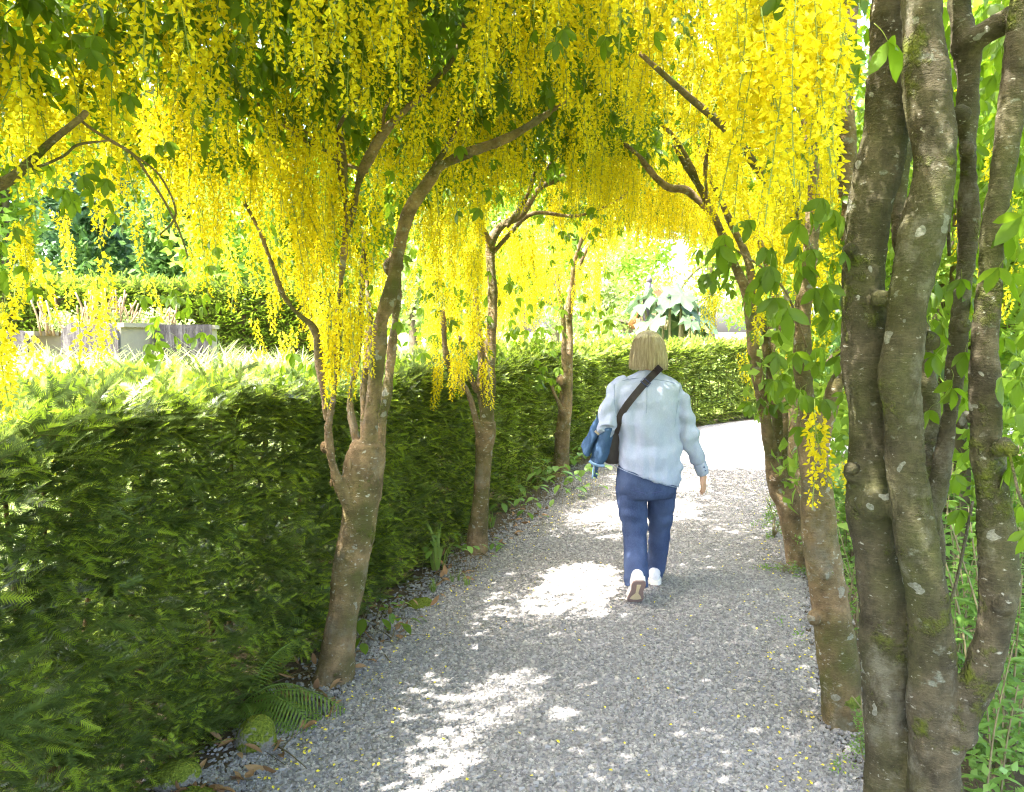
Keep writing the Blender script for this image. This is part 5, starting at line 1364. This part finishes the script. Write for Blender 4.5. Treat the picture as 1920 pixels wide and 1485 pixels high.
# shirt
m = MB()
m.loft([oval(1217, 692, 15, .055, 4.65), oval(1217, 700, 25, .066, 4.645), oval(1217, 707, 42, .078, 4.64), oval(1216, 715, 56, .092, 4.635), oval(1214, 728, 63, .112), oval(1213, 750, 63, .128), oval(1213, 780, 61, .134), oval(1214, 815, 60, .136), oval(1215, 850, 61, .144),
        oval(1215, 868, 61.5, .150, YW, 32, .10), oval(1214, 884, 60, .150, YW, 32, .26), oval(1213, 892, 59, .147, YW, 32, .33)])
m.tube([P(1178, 718, 4.63), P(1160, 728, 4.62), P(1148, 752, 4.60), P(1141, 780, 4.575), P(1139, 800, 4.56)], [.055, .060, .058, .058, .058], 14, 0, 5)
m.tube([P(1140, 797, 4.55), P(1135, 812, 4.62), P(1130, 824, 4.74)], [.056, .054, .042], 14, 0, 5)
m.tube([P(1246, 720, 4.64), P(1262, 732, 4.64), P(1275, 756, 4.62), P(1284, 784, 4.60), P(1292, 812, 4.59), P(1300, 842, 4.61), P(1310, 866, 4.64), P(1316, 880, 4.655)], [.055, .060, .059, .058, .057, .051, .042, .037], 14, 0, 5)
me = remeshed(m.mesh("shirt", M['shirt']), .0075, 7, "shirt"); co = get_co(me); no = get_no(me)
pxy = project(co); X_, Y_ = pxy[:, 0], pxy[:, 1]
fold = np.zeros(len(co))
q = np.stack([X_ * .055, Y_ * .010, co[:, 1] * 2], 1)
fold += .017 * vnoise(q, 1.0) * smooth01((Y_ - 722) / 40)                          # vertical falls below the yoke
d1 = (X_ - 1160) * .055 - (Y_ - 800) * .095
fold += .012 * np.sin(d1 + 2.2 * vnoise(co, 5, 2)) * np.exp(-(((X_ - 1195) / 50) ** 2 + ((Y_ - 820) / 45) ** 2))  # drag lines from the strap
d2 = (X_ - 1230) * .035 + (Y_ - 840) * .12
fold += .011 * np.sin(d2 + 2.5 * vnoise(co, 5, 4)) * np.exp(-(((X_ - 1240) / 50) ** 2 + ((Y_ - 860) / 36) ** 2))
arm = (X_ > 1274) | (X_ < 1150)
fold += np.where(arm, .007 * np.sin((Y_ * .16 + X_ * .06) + 3 * vnoise(co, 6, 1)), 0)
fold += .004 * vnoise(co, 22, 5) + .005 * vnoise(co, 9, 8)
set_co(me, co + no * fold[:, None]); me.materials.clear(); me.materials.append(M['shirt'])
shirt = link("shirt", me, person)
bvh = BVHTree.FromPolygons([Vector(v) for v in get_co(me)], [tuple(p.vertices) for p in me.polygons])
def on_shirt(px, py, off=.002):
    d = Vector(ray(px, py)).normalized(); h = bvh.ray_cast(Vector((0, 0, EYE)), d)
    p = h[0] if h[0] is not None else Vector(P(px, py, YW - .13))
    return np.array(p - d * off)
for nm, line, r in (("yoke_seam", [(1150, 722), (1170, 713), (1195, 709), (1217, 710), (1240, 713), (1262, 718), (1276, 728)], .0020), ("centre_pleat", [(1214, 713), (1213, 730), (1213, 750), (1212, 775)], .0012),
                    ("armhole_seam", [(1152, 722), (1152, 745), (1154, 770), (1157, 792)], .0013), ("armhole_seam", [(1274, 730), (1272, 752), (1268, 775), (1265, 800)], .0013)):
    m = MB(); m.tube([on_shirt(a, b, .0008) for a, b in line], r, 5, 0, 5); m.build(nm, M['seam'], shirt)
m = MB(); c0, c1 = P(1311, 866, 4.64), P(1318, 888, 4.66)
m.tube([c0, c0 * .5 + c1 * .5, c1], [.040, .041, .036], 14, 0, 3); cuff = m.build("cuff", M['shirt'], shirt)
for t in (.35, .65):
    m = MB(); c = c0 * (1 - t) + c1 * t; m.ball(c + np.array([.012, -.038, 0]), .005, 0, 8, 5); m.build("button", M['laces'], cuff)
# hem
m = MB(); hem = oval(1213, 892, 59.6, .1485, YW, 32, .33); m.tube(np.r_[hem, hem[:1]], .003, 5, 0, 2); m.build("hem", M['seam'], shirt)

# jeans
m = MB()
m.loft([oval(1215, 858, 50, .12), oval(1212, 880, 55, .134), oval(1211, 900, 57.5, .140), oval(1211, 918, 57, .135), oval(1211, 930, 52, .12)])
m.tube([P(1186, 895, 4.62), P(1185, 930, 4.62), P(1188, 965, 4.61), P(1190, 995, 4.60), P(1191, 1030, 4.54), P(1192, 1060, 4.48), P(1193, 1092, 4.42), P(1193, 1100, 4.41)], [.092, .098, .086, .074, .072, .071, .068, .066], 18, 0, 5)
m.tube([P(1242, 895, 4.64), P(1240, 930, 4.66), P(1238, 965, 4.70), P(1237, 995, 4.74), P(1234, 1030, 4.77), P(1230, 1060, 4.80), P(1226, 1082, 4.81)], [.086, .088, .078, .070, .064, .060, .056], 18, 0, 5)
me = remeshed(m.mesh("jeans", M['jeans']), .0075, 5, "jeans"); co = get_co(me); no = get_no(me); pxy = project(co); X_, Y_ = pxy[:, 0], pxy[:, 1]
f = .005 * np.sin(Y_ * .22 + X_ * .05 + 3 * vnoise(co, 6)) * (np.exp(-((Y_ - 985) / 28) ** 2) + .6 * np.exp(-((Y_ - 920) / 20) ** 2) + .8 * np.exp(-((Y_ - 1080) / 20) ** 2)) + .006 * vnoise(co, 8, 3) + .003 * vnoise(co, 25, 6)
set_co(me, co + no * f[:, None]); me.materials.clear(); me.materials.append(M['jeans']); jeans = link("jeans", me, person)
jb = BVHTree.FromPolygons([Vector(v) for v in get_co(me)], [tuple(p.vertices) for p in me.polygons])
def on_jeans(px, py):
    d = Vector(ray(px, py)).normalized(); h = jb.ray_cast(Vector((0, 0, EYE)), d)
    return None if h[0] is None else np.array(h[0] - d * .0006)
for line in ([(1170, 912), (1190, 920), (1208, 925)], [(1222, 925), (1240, 921), (1262, 915)]):
    q = [x for x in (on_jeans(a, b) for a, b in line) if x is not None]
    if len(q) > 1: m = MB(); m.tube(q, .0018, 4, 0, 4); m.build("pocket_seam", M['laces'], jeans)

# shoes
def shoe(heel, toe, up, label=None):
    """from heel to toe; up is the direction away from the ground side"""
    root = None; ax = toe - heel; ln = np.linalg.norm(ax); ax = ax / ln; s = np.cross(ax, up); s /= np.linalg.norm(s); u = np.cross(s, ax)
    prof = [(0.0, .026, .050), (.06, .034, .075), (.2, .037, .085), (.38, .036, .075), (.55, .042, .058), (.75, .046, .045), (.9, .038, .036), (1.0, .016, .022)]
    m = MB(); rings = []
    for t, w, h in prof:
        c = heel + ax * ln * t; a = np.arange(16) / 16 * 2 * math.pi
        rings.append(c + np.outer(np.cos(a) * w, s) + np.outer((np.sin(a) * .5 + .5) * h + .018, u))
    m.loft(rings); up_ = m.build("shoe", M['shoe'], person); up_.modifiers.new("s", 'SUBSURF').render_levels = 1
    def slab(nm, k0, k1, grow, mat, prof2, par):
        m = MB(); rings = []
        for t, w in prof2:
            c = heel + ax * ln * t
            rings.append(np.array([c + s * w * grow + u * k0, c + s * w * grow + u * k1, c - s * w * grow + u * k1, c - s * w * grow + u * k0]))
        m.loft(rings); return m.build(nm, mat, par, False)
    P2 = [(-.03, .022), (.02, .036), (.15, .042), (.4, .036), (.6, .044), (.78, .049), (.92, .042), (1.0, .026), (1.03, .012)]
    slab("midsole", .002, .034, 1.0, M['midsole'], P2, up_)
    so = slab("outsole", -.006, .0015, .97, M['sole'], P2, up_)
    slab("tread", -.0095, -.0065, .40, M['tread'], [(.12, .03), (.3, .022), (.5, .02), (.62, .06), (.74, .085), (.78, .03)], up_)
    m = MB(); c = heel + ax * ln * .42 + u * .094; 
    for k in range(4):
        b = heel + ax * ln * (.42 + .075 * k) + u * (.094 - .011 * k); m.tube([b - s * .025 - u * .008, b, b + s * .025 - u * .008], .0035, 5, 0, 2)
    m.build("laces", M['laces'], up_)
tl = G(1193, 1140); 
shoe(np.array([tl[0] - .003, tl[1] - .115, .200]), np.array([tl[0] - .008, tl[1] + .035, .018]), np.array([0, .75, .66]))
hr = G(1228, 1108)
shoe(np.array([hr[0], hr[1] + .02, .030]), np.array([hr[0] + .045, hr[1] + .255, .045]), np.array([0, -.06, 1.0]))

# shoulder bag: strap over the back, bag at the left hip
bag = empty("shoulder_bag", tuple(P(1148, 852, 4.60)), "dark crossbody bag with a wide strap worn diagonally across the woman's back", "bag")
line = [(1239, 688), (1228, 699), (1214, 713), (1200, 729), (1186, 746), (1172, 764), (1163, 780), (1158, 796), (1154, 812)]
c = spline(np.array([on_shirt(a, b, .010) for a, b in line]), np.zeros(len(line)), 4)[0]
for _ in range(6): c[1:-1] = c[1:-1] * .5 + (c[:-2] + c[2:]) * .25
T = np.gradient(c, axis=0); T /= np.linalg.norm(T, axis=1)[:, None]; vd = c - np.array([0, 0, EYE]); vd /= np.linalg.norm(vd, axis=1)[:, None]
W = np.cross(T, vd); W /= np.linalg.norm(W, axis=1)[:, None]
m = MB(); hw = .021; m.loft([np.array([c[i] + W[i] * hw - vd[i] * .002, c[i] + W[i] * hw + vd[i] * .004, c[i] - W[i] * hw + vd[i] * .004, c[i] - W[i] * hw - vd[i] * .002]) for i in range(len(c))])
st = m.build("strap", M['strap'], bag, False)
k = len(c) // 3 - 2; m = MB()
cc = [c[k] + W[k] * .026 + T[k] * .016, c[k] - W[k] * .026 + T[k] * .016, c[k] - W[k] * .026 - T[k] * .016, c[k] + W[k] * .026 - T[k] * .016]
m.tube([x - vd[k] * .004 for x in cc + cc[:2]], .003, 5, 0, 1); m.build("buckle", M['laces'], st)
m = MB(); m.loft([oval(1146, py, hw_, .075, 4.66, 16, 0, 4) for py, hw_ in ((800, 10), (806, 16), (830, 19), (850, 19), (862, 17), (866, 12))]); m.build("pouch", M['strap'], bag)

# denim jacket folded over the left forearm
jk = empty("denim_jacket", tuple(P(1118, 830, 4.62)), "blue denim jacket hanging folded over the woman's left forearm", "jacket")
def hang(name, edge_top, edge_bot, thick, mat, seed, Yc, parent):
    """cloth hanging between a top line and a bottom line, with rounded folds"""
    m = MB(); a = np.array(edge_top, float); b = np.array(edge_bot, float); nu, nv = 17, 15; rings = []
    for j in range(nv):
        t = j / (nv - 1); row_f, row_b = [], []
        for i in range(nu):
            s = i / (nu - 1); ta = np.array([np.interp(s, np.linspace(0, 1, len(a)), a[:, k]) for k in (0, 1)]); tb_ = np.array([np.interp(s, np.linspace(0, 1, len(b)), b[:, k]) for k in (0, 1)])
            q = ta * (1 - t) + tb_ * t
            bulge = thick * math.sin(math.pi * min(max(s, .02), .98)) ** .5 + .012 * math.sin(7 * s + seed + 2 * t) * (0.3 + t)
            y0 = Yc + .05 * t
            row_f.append(P(q[0], q[1], y0 - bulge)); row_b.append(P(q[0], q[1], y0 + bulge * .8))
        rings.append(np.array(row_f + row_b[::-1]))
    m.loft(rings)
    me = remeshed(m.mesh(name, mat), .007, 3, name); co = get_co(me); no = get_no(me); set_co(me, co + no * (.018 * vnoise(co * np.array([1, 1, .45]), 15, seed) + .003 * vnoise(co, 35, seed))[:, None]); me.materials.clear(); me.materials.append(mat)
    return link(name, me, parent)
hang("body_panel", [(1119, 776), (1124, 794), (1131, 806)], [(1089, 836), (1094, 852), (1106, 858)], .05, M['jacket'], 1, 4.60, jk)
sl_ = hang("sleeve", [(1124, 802), (1142, 806), (1153, 800)], [(1105, 862), (1118, 872), (1133, 872), (1148, 845)], .045, M['jacket'], 3, 4.575, jk)
m = MB(); m.tube(pts([(1105, 864, 4.57), (1113, 870, 4.565), (1124, 873, 4.565), (1133, 873, 4.57)]), .009, 6, 0, 4); m.build("cuff", M['jacket_in'], sl_)
hang("waistband", [(1115, 868), (1124, 872)], [(1111, 894), (1120, 900)], .012, M['jacket'], 5, 4.62, jk)
m = MB(); m.tube(pts([(1113.5, 872, 4.605), (1112, 884, 4.605), (1110.5, 897, 4.61)]), .005, 5, 0, 3); m.build("faded_edge", M['jacket_in'], jk)
m = MB(); m.tube(pts([(1116, 808, 4.54), (1120, 812, 4.535), (1123, 815, 4.535)]), .007, 6, 0, 3); m.build("maker_tab", M['tomb_clean'], jk)
